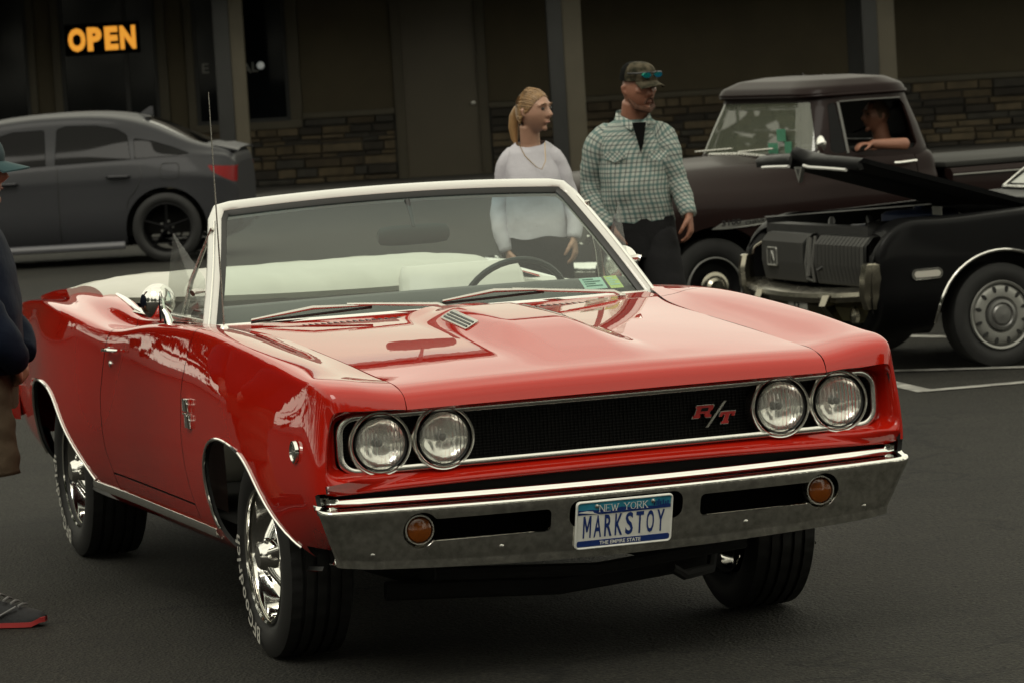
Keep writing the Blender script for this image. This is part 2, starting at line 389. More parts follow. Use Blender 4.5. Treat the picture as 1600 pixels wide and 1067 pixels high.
for mir in (False, True):
    q = region(V1, N1, F1, lambda v: v[:, 0] - seam_front(v[:, 2]) - G)
    q = clip(*q, np.where(q[0][:, 2] < .60, .885 - q[0][:, 0] - .5 * np.maximum(0, .47 - q[0][:, 2]), np.where(q[0][:, 2] < .615, .01, 1)))
    q = clip(*q, q[0][:, 2] - .418 + 3 * np.maximum(0, .58 - q[0][:, 0]))
    panel('fender', *q, M['red'], red, mirror=mir, mrim=M['black'])
    q = region(V1, N1, F1, lambda v: seam_front(v[:, 2]) - G - v[:, 0], lambda v: v[:, 0] - seam_rear(v[:, 2]) - G, lambda v: v[:, 2] - ZD - G)
    door = panel('door', *q, M['red'], red, mirror=mir, mrim=M['black'])
    q = region(V1, N1, F1, lambda v: seam_front(v[:, 2]) - G - v[:, 0], lambda v: v[:, 0] - seam_rear(v[:, 2]) - G, lambda v: ZD - G - v[:, 2])
    panel('rocker_panel', *q, M['red'], red, mirror=mir, mrim=M['black'])
    q = region(V1, N1, F1, lambda v: seam_rear(v[:, 2]) - G - v[:, 0])
    panel('quarter_panel', *q, M['red'], red, mirror=mir, mrim=M['black'])
    sg = -1 if mir else 1
    # door furniture
    h = MB(); yh = side_y(-1.66, .875) * sg
    h.box((-1.74, min(yh, yh - .012 * sg), .868), (-1.72, max(yh, yh - .012 * sg), .886), bev=.003)
    h.tube([(-1.76, yh - .022 * sg, .872), (-1.70, yh - .030 * sg, .879), (-1.62, yh - .026 * sg, .880), (-1.585, yh - .008 * sg, .880)], [.010, .011, .010, .006], 10, flat=.7)
    h.lathe([(0, .012), (.012, .011), (.014, .0)], (-1.72, yh, .826), 'y', 12, sgn=-sg)
    h.build('door_handle', M['chrome'], door)
    # arch trims
    for A in (ARCHF, ARCHR):
        pts = [(x, (side_y(x, z) - .002) * sg, z) for x, z in A if z > (.40 if A is ARCHF and x > 0 else .37)]
        MB().tube(pts, .0062, 8).build('wheel_arch_trim', M['chrome'], red)
    t = MB()
    pr = [(.0, .019), (-.010, .016), (-.013, .004), (-.010, -.012), (.006, -.020), (.02, 0)]
    rings = []
    for x in np.linspace(-2.20, -.40, 24):
        y = side_y(x, .362); e = .25 if x in (-2.20,) else 1
        rings.append([(x, (y + a - .002) * sg, .357 + b) for a, b in pr])
    t.add(*loft(rings)); t.build('rocker_moulding', M['chrome'], red)
    # fender emblem (two stacked blocks), marker lamp
    e = MB(); ye = side_y(-.55, .74)
    for (x0, z0) in ((-.585, .742), (-.565, .690)):
        e.box((x0, min((ye - .014) * sg, (ye + .004) * sg), z0), (x0 + .062, max((ye - .014) * sg, (ye + .004) * sg), z0 + .044), bev=.004)
    e.box((-.60, min((ye - .010) * sg, (ye + .004) * sg), .731), (-.535, max((ye - .010) * sg, (ye + .004) * sg), .738), bev=.002)
    e.build('fender_emblem', M['chrome'], red)
    ym_ = side_y(.73, .715)
    k = MB().lathe([(0, .034), (.010, .033), (.013, .026), (.008, .021), (.006, .0)], (.73, ym_ * sg, .715), 'y', 24, sgn=-sg).build('marker_lamp', M['chrome'], red)
    MB().lathe([(.007, .020), (.011, .014), (.012, 0)], (.73, ym_ * sg, .715), 'y', 18, sgn=-sg).build('marker_lens', M['clear'], k)

# ---- hood (power bulge), cowl, rear deck
HX = np.array([-.58, -.30, .0, .25, .45, .62, .75, .83, .88, .91, .928, .936]); HS = np.interp
hoodc = nat_spline([-.62, -.3, 0, .3, .5, .7, .82, .87, .905, .928, .94], np.array([.982, .977, .968, .953, .940, .923, .909, .901, .888, .866, .834])[:, None], np.linspace(-.62, .94, 200))[:, 0]
seamz = nat_spline([-.62, -.3, 0, .3, .5, .7, .82, .87, .905, .928, .94], np.array([.984, .968, .952, .934, .921, .907, .899, .892, .880, .858, .832])[:, None], np.linspace(-.62, .94, 200))[:, 0]
xs = np.linspace(-.62, .94, 200)
ysd = np.linspace(-.672, .672, 110)
yw = np.interp(xs, [-.62, -.5, 0, .94], [.72, .70, .668, .660])
HP = np.zeros((200, 110, 3))
for i, x in enumerate(xs):
    yy = ysd / .672 * yw[i]; t = np.abs(yy) / yw[i]
    z = hoodc[i] + (seamz[i] - hoodc[i]) * t ** 2.2
    hb = .050 * sstep(.90, .15, x) * (1 if x > -.28 else .6 + .4 * sstep(-.52, -.28, x)) if x < .88 else 0
    z = z + hb * (1 - sstep(.085, .225 + .03 * x, np.abs(yy)))
    xx = x + (.012 if x > .93 else (.012 * (x - .90) / .03 if x > .90 else 0))
    HP[i, :, 0] = xx; HP[i, :, 1] = yy; HP[i, :, 2] = z
HP = bow(HP); HN = grid_normals(HP)
_hoodref = HP.reshape(-1, 3)
def hood_z(x, y):
    d = (_hoodref[:, 0] - x) ** 2 + (_hoodref[:, 1] - y) ** 2; k = np.argsort(d)[:4]; w_ = 1 / (d[k] + 1e-7); return float((_hoodref[k, 2] * w_).sum() / w_.sum())
HV, HNv, HF = grid_mesh(HP, HN)
yl = np.interp(HV[:, 0], [-.62, -.5, 0, .94], [.72, .70, .668, .660])
q = clip(HV, HNv, HF, yl - .0028 - np.abs(HV[:, 1]))
panel('hood', *q, M['red'], red, rim=.02)
# cowl between hood and windshield base
cw = []
for i, t in enumerate(np.linspace(-1, 1, 41)):
    yc = .745 * t; xf = -.628; xb = -.76 - .10 * t * t
    cw.append([(xf, yc, .976 + .010 * t * t), (xf - .03, yc, .972 + .012 * t * t), (xf - .07 - .03 * t * t, yc, .976 + .012 * t * t), (xb - .03, yc * 1.02, .992)])
CP = np.array(cw); CP = np.einsum('vk,ukc->uvc', bspl_basis(4, 12), CP); CP = CP[::-1]
v, n, f = grid_mesh(CP, grid_normals(CP)); 
if n[len(n) // 2][2] < 0: n = -n; f = [g[::-1] for g in f]
panel('cowl', v, n, f, M['red'], red, rim=.02)
lv = MB()
for s in (-1, 1):
    for k in range(16): lv.box((-.71, s * .33 + (k - 8) * .022, .9795), (-.655, s * .33 + (k - 8) * .022 + .006, .9815))
tag(lv.build('cowl_louvre', M['black'], red, smooth=False), kind='stuff')
# rear deck and tail
dk = []
for x in np.linspace(-4.25, -3.30, 30):
    y_h = np.interp(x, [-4.25, -3.9, -3.4, -3.3], [.60, .62, .66, .667]); z_h = np.interp(x, [-4.25, -3.9, -3.4, -3.3], [.935, .970, 1.0, 1.005])
    dk.append([(x, t * (y_h - .004), z_h + .022 * (1 - t * t)) for t in np.linspace(-1, 1, 31)])
DP = np.array(dk); panel('trunk_lid', *grid_mesh(DP, grid_normals(DP)), M['red'], red, rim=.02)
tl = MB(); ring0 = [(p[0], p[1], p[2]) for p in P[0]] + [(p[0], -p[1], p[2]) for p in P[0][::-1]]
tl.add([(-4.245, 0, .68)] + ring0, [(0, i + 1, (i + 1) % len(ring0) + 1) for i in range(len(ring0))]); tp = tl.build('tail_panel', M['red'], red)
for s in (-1, 1):
    MB().box((-4.275, s * .46 - .28, .64), (-4.235, s * .46 + .28, .76), bev=.01).build('tail_lamp', M['badge'], red)
# rear bumper with corner guard
rb = MB(); rr_ = []
for t in np.linspace(-1, 1, 41):
    y = t * .835; x = -4.33 + .13 * abs(t) ** 6
    if abs(t) > .95: y = np.sign(t) * .855
    rr_.append([(x + a, y, b) for a, b in ((.03, .60), (-.02, .60), (-.045, .57), (-.04, .50), (-.015, .455), (.03, .45))])
for s in (0, -1):
    sgy = -1 if s == 0 else 1
rb.add(*loft(rr_)); 
for s in (-1, 1): rb.add(*loft([[(x, s * (.862 - (.02 if x < -4.0 else 0) + a), b) for a, b in ((-.03, .60), (.012, .595), (.018, .57), (.015, .51), (.0, .465), (-.03, .46))] for x in (-4.32, -4.2, -4.0, -3.93)]))
rb.build('rear_bumper', M['chrome'], red)

# ---- front fascia ring around the grille
def loop(yh, z0, z1, r, n=7): return rrect(-yh, yh, z0, z1, r, n)
def bx(y): return .022 * (1 - min(1, abs(y) / .92) ** 2)
edge = P[-1]; i0 = int(np.argmax(edge[:, 2] > .620)); side_e = edge[i0:]; hood_e = HP[-1]
botm = np.array([(.893 + bx(y), y, .604 - .012 * (y / .88) ** 2) for y in np.linspace(.870, -.870, 60)])
outer = np.concatenate([side_e, hood_e[1:-1], (side_e * [1, -1, 1])[::-1], [[.90, .900, .600]], botm, [[.90, -.900, .600]]])
rings = []
zc0, hy, hz_ = .7355, .852, .0895
for p in outer:
    u, v_ = p[1] / hy, (p[2] - zc0) / hz_; 
    k8 = (abs(u) ** 9 + abs(v_) ** 9) ** (-1 / 9); inn = np.array([.846 + bx(u * k8 * hy), u * k8 * hy, zc0 + v_ * k8 * hz_])
    low = np.clip((.665 - p[2]) / .04, 0, 1); L = []
    for t, xo in ((0, 0), (.06, (.001 * (1 - low) + .010 * low)), (.22, (-.010 * (1 - low) + .016 * low)), (.55, (-.052 * (1 - low) + .008 * low)), (.85, (-.066 * (1 - low) - .020 * low)), (.97, None), (1, None)):
        q_ = p + (inn - p) * t; q_[0] = p[0] + xo if xo is not None else (.866 + bx(q_[1]) if t < 1 else inn[0]); L.append(q_)
    rings.append(L)
Pn = np.array(rings); Pn = np.concatenate([Pn, Pn[:1]], 0); Pq = np.einsum('vk,ukc->uvc', bspl_basis(7, 22), Pn)
v, n, f = grid_mesh(Pq, grid_normals(Pq))
if (n[:, 0]).mean() < 0: n = -n; f = [g[::-1] for g in f]
o = panel('grille_surround', v, n, f, M['red'], red, rim=0)
MB().box((.78, -.86, .56), (.842, .86, .84)).build('grille_backing', M['grille'], red, smooth=False)
gm = MB()
for k in range(19): z = .655 + k * .0088; gm.box((.846 , -.845, z), (.852, .845, z + .0022))
for k in range(140): y = -.84 + k * .012; gm.box((.842, y, .648), (.847, y + .0018, .822))
tag(gm.build('grille_mesh', M['grille'], red, smooth=False), kind='stuff')
def frame_pts(yh, z0, z1, r, x):
    base = loop(yh, z0, z1, r); D = []
    for a, b in zip(base, base[1:] + base[:1]):
        k = 30 if abs(b[0] - a[0]) > .8 else 1
        for i in range(k): yy = a[0] + (b[0] - a[0]) * i / k; D.append((x + bx(yy), yy, a[1] + (b[1] - a[1]) * i / k))
    return D
MB().tube(frame_pts(.843, .656, .815, .050, .874), .0105, 10, closed=True, flat=.85).build('grille_frame', M['satin'], red)
# headlights
for yc, zc in ((-.723, .733), (-.531, .735), (.531, .735), (.723, .735)):
    xo = .886 + bx(yc) * .9
    h = MB().lathe([(-.05, .0825), (-.014, .0835), (-.002, .0845), (.001, .0858), (-.001, .088), (-.005, .0890), (-.002, .0905), (-.001, .0935), (-.005, .0962), (-.014, .0972), (-.05, .096)], (xo, yc, zc), 'x', 44).build('headlight', M['satin'], red)
    MB().lathe([(-.034, .005), (-.032, .03), (-.026, .05), (-.016, .066), (-.006, .0745), (-.008, .078)], (xo, yc, zc), 'x', 40).build('reflector', M['reflector'], h)
    MB().lathe([(-.004, .0755), (.004, .072), (.013, .055), (.019, .03), (.021, 0)], (xo, yc, zc), 'x', 40).build('lens', M['lens'], h)
    MB().lathe([(-.006, .0748), (.0, .0758), (.003, .0788), (-.006, .0805)], (xo, yc, zc), 'x', 40).build('lens_gasket', M['black'], h)
    MB().lathe([(-.034, .010), (-.018, .011), (-.014, .0)], (xo, yc, zc), 'x', 14).build('bulb_shield', M['black'], h)
# R/T badge on the grille: slab letters and a slash
def sh(u, v): return u + .42 * v
bd = MB()
def bpoly(L, ox, oz, sc, x0, mi, grow=0, vs=1.0):
    for pl in L:
        c = (sum(p[0] for p in pl) / len(pl), sum(p[1] for p in pl) / len(pl))
        pl2 = [(c[0] + (p[0] - c[0]) * (1 + grow / max(.2, abs(p[0] - c[0]) + .001)) if grow else p[0], c[1] + (p[1] - c[1]) * (1 + grow / max(.2, abs(p[1] - c[1]) + .001)) if grow else p[1]) for p in pl]
        bd.prism([(ox + sc * sh(u, v), oz + sc * v * vs) for u, v in pl2], .006, lambda y, z, w_: (x0 - w_, y, z), mi)
Rl = [[(0, 0), (.62, 0), (.62, .22), (.5, .22), (.5, .34), (.95, .34), (.95, .2), (1.15, 0), (1.6, 0), (1.6, .2), (1.45, .2), (1.38, .36), (1.38, .5), (1.5, .58), (1.55, .68), (1.55, .9), (1.45, 1.0), (.0, 1.0), (0, .8), (.12, .8), (.12, .22), (0, .22)]]
Rh = [[(.5, .54), (1.12, .54), (1.12, .8), (.5, .8)]]
Tl = [[(.35, 0), (1.0, 0), (1.0, .2), (.86, .2), (.86, .78), (1.12, .78), (1.12, .6), (1.35, .6), (1.35, 1.0), (0, 1.0), (0, .6), (.23, .6), (.23, .78), (.49, .78), (.49, .2), (.35, .2)]]
xb_ = .872
bpoly(Rl, .256, .721, .036, xb_, 0, .06); bpoly(Rl, .256, .721, .036, xb_ + .003, 1); bpoly(Rh, .256, .721, .036, xb_ + .0045, 2)
bpoly(Tl, .333, .698, .035, xb_, 0, .06); bpoly(Tl, .333, .698, .035, xb_ + .003, 1)
bd.prism([(.294, .691), (.303, .691), (.366, .766), (.357, .766)], .008, lambda y, z, w_: (xb_ + .006 - w_, y, z), 0)
bd.build('grille_badge', [M['steel'], M['badge'], M['grille']], red, smooth=False)

# ---- front bumper
prof = bspl([(.80, .550), (.865, .572), (.888, .583), (.900, .579), (.904, .567), (.914, .558), (.936, .551), (.950, .553), (.961, .546), (.959, .528), (.944, .490), (.930, .44), (.918, .40), (.906, .368), (.895, .352), (.870, .350), (.83, .37)], 66)
ts = np.linspace(-1, 1, 241); BP = np.zeros((241, 66, 3))
for i, t in enumerate(ts):
    a = abs(t); s = np.sign(t)
    y0 = .938 * t if a < .96 else s * (.938 * .96 + .0375 * math.sin((a - .96) / .04 * math.pi / 2) * .75)
    wrap = .045 * max(0, (a - .955) / .045) ** 2; x_lo = .80 + .105 * float(sstep(.88, .93, a))
    for j, (x, z) in enumerate(prof):
        q_ = np.clip((z - .36) / .18, 0, 1); dz = (.040 * (1 - q_) + .014 * q_) * (t * t) - (.010 if q_ > .5 else 0) * 0
        yy = y0 * (1 - (1 - q_) * .066 * float(sstep(.80, .98, a)))
        led = 1 if .57 > z and x < .96 else 1
        if j < 16 and a > .93: yy -= s * .030 * (a - .93) / .07
        if j > 55: x_lo = x_lo - .03; z = min(z, .3525)
        BP[i, j] = (max(x, x_lo) - .004 + bx(yy) * .8 - wrap, yy, z - .008 + dz)
BP = BP[:, ::-1]; N_ = grid_normals(BP); v, n, f = grid_mesh(BP, N_)
if n[:, 0].mean() < 0: n = -n; f = [g[::-1] for g in f]
def bz(y): return .476 + .026 * (abs(y) / .632) ** 2 - .020
slot = np.full(len(v), -1.0)
for s in (-1, 1):
    yy = v[:, 1] * s; zz = v[:, 2] - (.004 * (yy / .632) ** 2)
    rect = sdf_poly(np.stack([yy, zz], 1), rrect(.235, .64, .436, .503, .014)); circ = .054 - np.hypot(yy - .632, zz - .472)
    slot = np.maximum(slot, np.maximum(rect, circ))
pl = sdf_poly(v[:, [1, 2]], rrect(-.178, .178, .44, .522, .03))
front = v[:, 0] > .90
v, n, f = clip(v, n, f, np.where(front, -np.maximum(slot, pl), 1))
bump = panel('front_bumper', v, n, f, M['chromep'], red, rim=.018, mrim=M['chrome'])
for p_ in bump.data.polygons:
    if p_.normal.z > .30: p_.material_index = 1
MB().box((.78, -.80, .39), (.850, .80, .525)).build('bumper_backing', M['void'], red, smooth=False)
def face_x(z, y): return float(np.interp(z, [.36, .40, .44, .49, .53], [.900, .914, .926, .940, .952])) + bx(y) * .8 - .004
for s in (-1, 1):      # rolled lip of each slot
    L_ = [(.235 + .014 * (1 - math.cos(a)), .436 + .014 * (1 - math.sin(a))) for a in np.linspace(0, math.pi / 2, 5)] + [(y, .436) for y in np.linspace(.27, .575, 14)] + [(.632 + .054 * math.cos(a), .472 + .054 * math.sin(a)) for a in np.linspace(R(222), R(330), 16)]
    MB().tube([(face_x(z + .004 * (y / .632) ** 2, y) - .001, s * y, z + .004 * (y / .632) ** 2) for y, z in L_], .0032, 6).build('slot_lip', M['chrome'], bump)
bb = MB()
for s in (-1, 1):
    for (y, z) in ((.80, .505), (.775, .415), (.36, .513), (.385, .405)):
        x = face_x(z, y) - (.006 if y > .7 else 0)
        bb.lathe([(-.002, .011), (.003, .010), (.006, .006), (.007, 0)], (x, s * y, z), 'x', 14)
bb.build('bumper_bolt', M['chrome'], bump)
for s in (-1, 1):
    xt = face_x(.475, .632) - .016
    k = MB().lathe([(-.03, .046), (.0, .046), (.006, .044), (.006, .040), (-.004, .038)], (xt, s * .632, .476), 'x', 30).build('turn_signal', M['steel'], red)
    MB().lathe([(-.004, .0395), (.006, .035), (.012, .02), (.014, 0)], (xt, s * .632, .476), 'x', 26).build('amber_lens', M['amber'], k)
    k.rotation_euler = (0, 0, 0)

# ---- license plate
PT, PB = Vector((.957 + .014, 0, .515)), Vector((.912 + .016, 0, .375)); PUP = (PT - PB).normalized(); PH = .152; PNRM = Vector((PUP.z, 0, -PUP.x))
PC = (PT + PB) / 2 + Vector((0, -.009, 0))
def pl_fn(off): return lambda u, v, w_: tuple(PC + Vector((0, u, 0)) + PUP * v + PNRM * (off - w_))
M['pwhite'] = mat('plate_white', (.74, .74, .70), .4, var=.03, vscale=40); M['pblue'] = mat('plate_blue', (.012, .035, .17), .4)
M['pteal'] = mat('plate_teal', (.03, .24, .36), .4, var=.25, vscale=30); M['pgrey'] = mat('plate_grey_blue', (.10, .16, .24), .5)
plate = MB().prism(rrect(-.1524, .1524, -.076, .076, .012), .004, pl_fn(.004)).build('license_plate', M['pwhite'], red)
bl = MB(); bl.prism(rrect(-.1455, .1455, -.069, -.050, .006), .001, pl_fn(.0049), 0)
bl.build('plate_band', M['pblue'], plate, smooth=False)
bl = MB(); bl.prism(rrect(-.1455, .1455, .036, .0695, .006), .001, pl_fn(.0049), 0); bl.build('plate_sky', M['pteal'], plate, smooth=False)
bl = MB()
bl.prism([(-.1455, .034), (-.09, .034), (-.06, .032), (.10, .033), (.1455, .034), (.1455, .044), (.128, .047), (.115, .044), (.10, .042), (.07, .0445), (.05, .041), (-.01, .050), (-.04, .042), (-.07, .048), (-.085, .046), (-.11, .049), (-.125, .047), (-.1455, .050)], .0005, pl_fn(.0055), 0)
for x0, h_ in ((.092, .010), (.099, .014), (.105, .020), (.111, .013), (.119, .016), (.127, .011), (.134, .013)): bl.prism([(x0, .0442), (x0 + .004, .0442), (x0 + .004, .044 + h_), (x0, .044 + h_)], .0005, pl_fn(.0062))
bl.build('plate_skyline', M['pblue'], plate, smooth=False)
bl = MB(); bl.prism([(-.1455, .0425), (-.12, .046), (-.10, .0435), (-.095, .038), (-.085, .034), (-.11, .037), (-.13, .040)], .0005, pl_fn(.0062)); bl.build('plate_waterfall', M['pwhite'], plate, smooth=False)
def put_text(mb, txt, size, cx, cy, off, sx=1, bold=0, widths=None, mi=0):
    V, F = text_geo(txt, size, bold)
    if not V: return
    x0 = min(p.x for p in V); x1 = max(p.x for p in V); y0 = min(p.y for p in V); y1 = max(p.y for p in V)
    fn = pl_fn(off); k = (widths / (x1 - x0)) if widths else sx
    mb.add([fn(cx + (p.x - (x0 + x1) / 2) * k, cy + (p.y - (y0 + y1) / 2), 0) for p in V], F, mi)
lt = MB()
lt.prism([(-.128, -.041), (-.128, .029), (-.1225, .029), (-.1155, -.006), (-.1085, .029), (-.103, .029), (-.103, -.041), (-.1075, -.041), (-.1075, .008), (-.1135, -.022), (-.1175, -.022), (-.1235, .008), (-.1235, -.041)], .0003, pl_fn(.0052), 0)
for i, chx in enumerate(' ARKSTOY'): put_text(lt, chx, .097, -.1155 + i * .0331, -.006, .0052, widths=(.0265 if chx == 'M' else .0240), bold=(.0009 if chx == 'M' else .0018))
put_text(lt, 'THE EMPIRE STATE', .0160, -.01, -.0595, .0058, widths=.130, bold=.0004, mi=1)
def serif_word(mb, word, cx, cy, h, wid, off):
    """slab-ended capitals: light strokes with serifs"""
    G_ = {'N': ([((0, 0), (0, 1)), ((0, 1), (.8, 0)), ((.8, 0), (.8, 1))], .8), 'E': ([((0, 0), (0, 1)), ((0, 1), (.6, 1)), ((0, .5), (.5, .5)), ((0, 0), (.62, 0))], .62),
          'W': ([((0, 1), (.3, 0)), ((.3, 0), (.55, .9)), ((.55, .9), (.8, 0)), ((.8, 0), (1.1, 1))], 1.1), 'Y': ([((0, 1), (.4, .5)), ((.8, 1), (.4, .5)), ((.4, .5), (.4, 0))], .8),
          'O': ([((.42 + .42 * math.cos(a * .5236), .5 + .5 * math.sin(a * .5236)), (.42 + .42 * math.cos((a + 1) * .5236), .5 + .5 * math.sin((a + 1) * .5236))) for a in range(12)], .84),
          'R': ([((0, 0), (0, 1)), ((0, 1), (.45, 1)), ((.45, 1), (.6, .87)), ((.6, .87), (.6, .65)), ((.6, .65), (.45, .5)), ((.45, .5), (0, .5)), ((.3, .5), (.72, 0))], .7),
          'K': ([((0, 0), (0, 1)), ((0, .45), (.62, 1)), ((.2, .6), (.72, 0))], .72), ' ': ([], .5)}
    tot = sum(G_[c][1] + .26 for c in word) - .26; k = wid / tot; x = cx - wid / 2; fn = pl_fn(off); i = 0
    for c in word:
        st, aw = G_[c]
        ends = []
        for a, b in st:
            a_ = Vector((x + a[0] * k, cy + (a[1] - .5) * h)); b_ = Vector((x + b[0] * k, cy + (b[1] - .5) * h)); d = (b_ - a_).normalized(); nn = Vector((-d.y, d.x)) * (.0011 if abs(d.y) > .7 else .0007)
            o_ = i * .00002; i += 1; fn2 = pl_fn(off + o_)
            mb.add([fn2(*(a_ + nn), 0), fn2(*(a_ - nn), 0), fn2(*(b_ - nn), 0), fn2(*(b_ + nn), 0)], [(0, 1, 2, 3)], 1)
            if c != 'O':
                for p in (a_, b_):
                    if abs(p.y - (cy + .5 * h)) < 1e-5 or abs(p.y - (cy - .5 * h)) < 1e-5:
                        i += 1; fn2 = pl_fn(off + i * .00002)
                        mb.add([fn2(p.x - .0030, p.y - .0006, 0), fn2(p.x + .0030, p.y - .0006, 0), fn2(p.x + .0030, p.y + .0006, 0), fn2(p.x - .0030, p.y + .0006, 0)], [(0, 1, 2, 3)], 1)
        x += (aw + .26) * k
serif_word(lt, 'NEW YORK', -.004, .0510, .0215, .150, .0066)
lt.build('plate_lettering', [M['pblue'], M['pwhite']], plate, smooth=False)
ps = MB()
for u in (-.088, .088): ps.lathe([(-.01, .006), (.002, .006), (.004, .0)], tuple(PC + Vector((0, u, 0)) + PUP * .059 + PNRM * .006), 'x', 12)
ps.build('plate_screw', M['steel'], plate)
pf = MB(); pf.tube([pl_fn(.006)(u, v, 0) for u, v in rrect(-.150, .150, -.0735, .0735, .012)], .0022, 6, closed=True); pf.build('plate_rim', M['pwhite'], plate)

# ---- windshield, frame, cowl chrome
WB = lambda t: Vector((-.775 - .09 * t * t, .752 * t, .994 - .004 * t * t)); WT = lambda t: Vector((-1.215 - .045 * t * t, .612 * t, 1.362 - .022 * t * t))
def wpt(t, s): 
    p = WB(t).lerp(WT(t), s); p.x += .022 * math.sin(math.pi * s); return p
WP = np.array([[wpt(t, s) for s in np.linspace(0, 1, 16)] for t in np.linspace(-1, 1, 41)]); v, n, f = grid_mesh(WP, grid_normals(WP))
if n[:, 0].mean() < 0: n = -n; f = [g[::-1] for g in f]
wsg = mk('windshield', v, f, M['ws'], red, True, n)
path = [wpt(-1, s) for s in np.linspace(-.06, .93, 14)] + [wpt(t, 1) for t in np.concatenate([[-.985], np.linspace(-.95, .95, 39), [.985]])] + [wpt(1, s) for s in np.linspace(.93, -.06, 14)]
def sweep(pts, prof_, ctr):
    pts = [Vector(p) for p in pts]; rings = []
    for i, p in enumerate(pts):
        a, b = pts[max(0, i - 1)], pts[min(len(pts) - 1, i + 1)]; t = (b - a).normalized()
        nrm = Vector((.62, 0, .60)).normalized(); outw = t.cross(nrm).normalized(); nrm = outw.cross(t).normalized()
        if outw.dot(p - ctr) < 0: outw = -outw
        if nrm.x < 0: nrm = -nrm
        rings.append([p + outw * a_ + nrm * b_ for a_, b_ in prof_])
    return loft(rings)
ctr = Vector((-1.0, 0, 1.17))
MB().add(*sweep(path, [(.004, .014), (.012, .020), (.030, .019), (.044, .012), (.048, 0), (.046, -.03), (.03, -.05), (.006, -.04)], ctr)).build('windshield_frame', M['white'], red, angle=50)
MB().add(*sweep(path, [(-.016, .006), (-.004, .012), (.008, .0135), (.008, -.01), (-.014, -.006)], ctr)).build('windshield_gasket', M['black'], red)
for s in (-1, 1): MB().tube([wpt(s, q_) + Vector((.016, s * .030, .016)) for q_ in np.linspace(-.05, .9, 10)], .004, 6).build('pillar_trim', M['chrome'], red)
MB().tube([WB(t) + Vector((.022, 0, -.004)) for t in np.linspace(-1.03, 1.03, 40)], .008, 8).build('cowl_trim', M['chrome'], red)
# wipers
def wiper(pts, bl0, bl1):
    k = MB(); k.tube(pts, [.011, .010, .008, .006, .005][:len(pts)], 8, flat=.7); k.lathe([(-.03, .014), (.004, .015), (.010, .010), (.011, 0)], tuple(Vector(pts[0]) + Vector((0, 0, -.004))), 'z', 14)
    o = k.build('wiper_arm', M['steel'], red)
    c = MB(); c.tube([bl0, Vector(bl0).lerp(Vector(bl1), .5) + Vector((.012, 0, .016)), bl1], [.004, .007, .004], 8); c.build('wiper_bridge', M['steel'], o)
    d = MB(); d.tube([Vector(bl0) + Vector((-.004, 0, -.008)), Vector(bl1) + Vector((-.004, 0, -.008))], .005, 6); d.build('wiper_blade', M['black'], o)
wiper([(-.705, .000, .998), (-.715, -.03, 1.012), (-.74, -.22, 1.026), (-.762, -.33, 1.033)], (-.785, -.655, 1.004), (-.755, -.245, 1.024))
wiper([(-.715, .625, .992), (-.722, .60, 1.006), (-.745, .38, 1.026), (-.757, .25, 1.040)], (-.752, .000, 1.018), (-.748, .36, 1.030))
# stickers on the glass
M['stick'] = mat('sticker_pale', (.42, .62, .56), .5, var=.12, vscale=90); M['stick2'] = mat('sticker_lime', (.50, .60, .22), .5, var=.1, vscale=90); M['ink'] = mat('sticker_ink', (.03, .12, .10), .5)
def stick_fn(t0, s0, off):
    c = wpt(t0, s0); ty = (wpt(t0 + .02, s0) - wpt(t0 - .02, s0)).normalized(); ts_ = (wpt(t0, s0 + .02) - wpt(t0, s0 - .02)).normalized(); nn = ty.cross(ts_)
    if nn.x < 0: nn = -nn
    return lambda u, v, w_: tuple(c + ty * u + ts_ * v - nn * (.006 - off + w_ * .2))
for (t0, wv, hv, mm) in ((.792, .088, .052, 'stick'), (.90, .052, .058, 'stick2')):
    fn = stick_fn(t0, .115, 0); k = MB().prism([(-wv / 2, -hv / 2), (wv / 2, -hv / 2), (wv / 2, hv / 2), (-wv / 2, hv / 2)], .001, fn).build('inspection_sticker', M[mm], red, smooth=False)
    fn = stick_fn(t0, .115, .0008); g = MB()
    for j, vv in enumerate((.016, .006, -.004, -.014)): g.prism([(-wv * .38, vv), (wv * (.36 if j % 2 else .1), vv), (wv * (.36 if j % 2 else .1), vv + .005), (-wv * .38, vv + .005)], .0003, fn)
    g.build('sticker_print', M['ink'] if mm == 'stick' else M['stick'], k, smooth=False)
# vents on the hood bulge
for s in (-1, 1):
    yv, xv = s * .150, -.10
    zc_ = hood_z(xv, yv); fx = Vector((.33, s * .02, hood_z(xv + .165, s * .160) - hood_z(xv - .165, s * .140))).normalized(); fy = (Vector((0, 1, (hood_z(xv, yv + .02) - hood_z(xv, yv - .02)) / .04))).normalized(); fnz = fx.cross(fy).normalized()
    c = Vector((xv, yv, zc_ + .0045))
    def vf(u, v, w_, c=c, fx=fx, fy=fy, fnz=fnz): return tuple(c + fx * u + fy * v - fnz * w_)
    k = MB().prism(rrect(-.165, .165, -.025, .025, .010), .02, vf).build('hood_vent', M['steel'], red)
    g = MB()
    for j in range(3): y0 = -.0175 + j * .0125; g.prism([(-.145, y0), (.145, y0), (.145, y0 + .006), (-.145, y0 + .006)], .002, lambda u, v, w_: vf(u, v, w_ - .0022))
    g.build('vent_slot', M['black'], k, smooth=False)
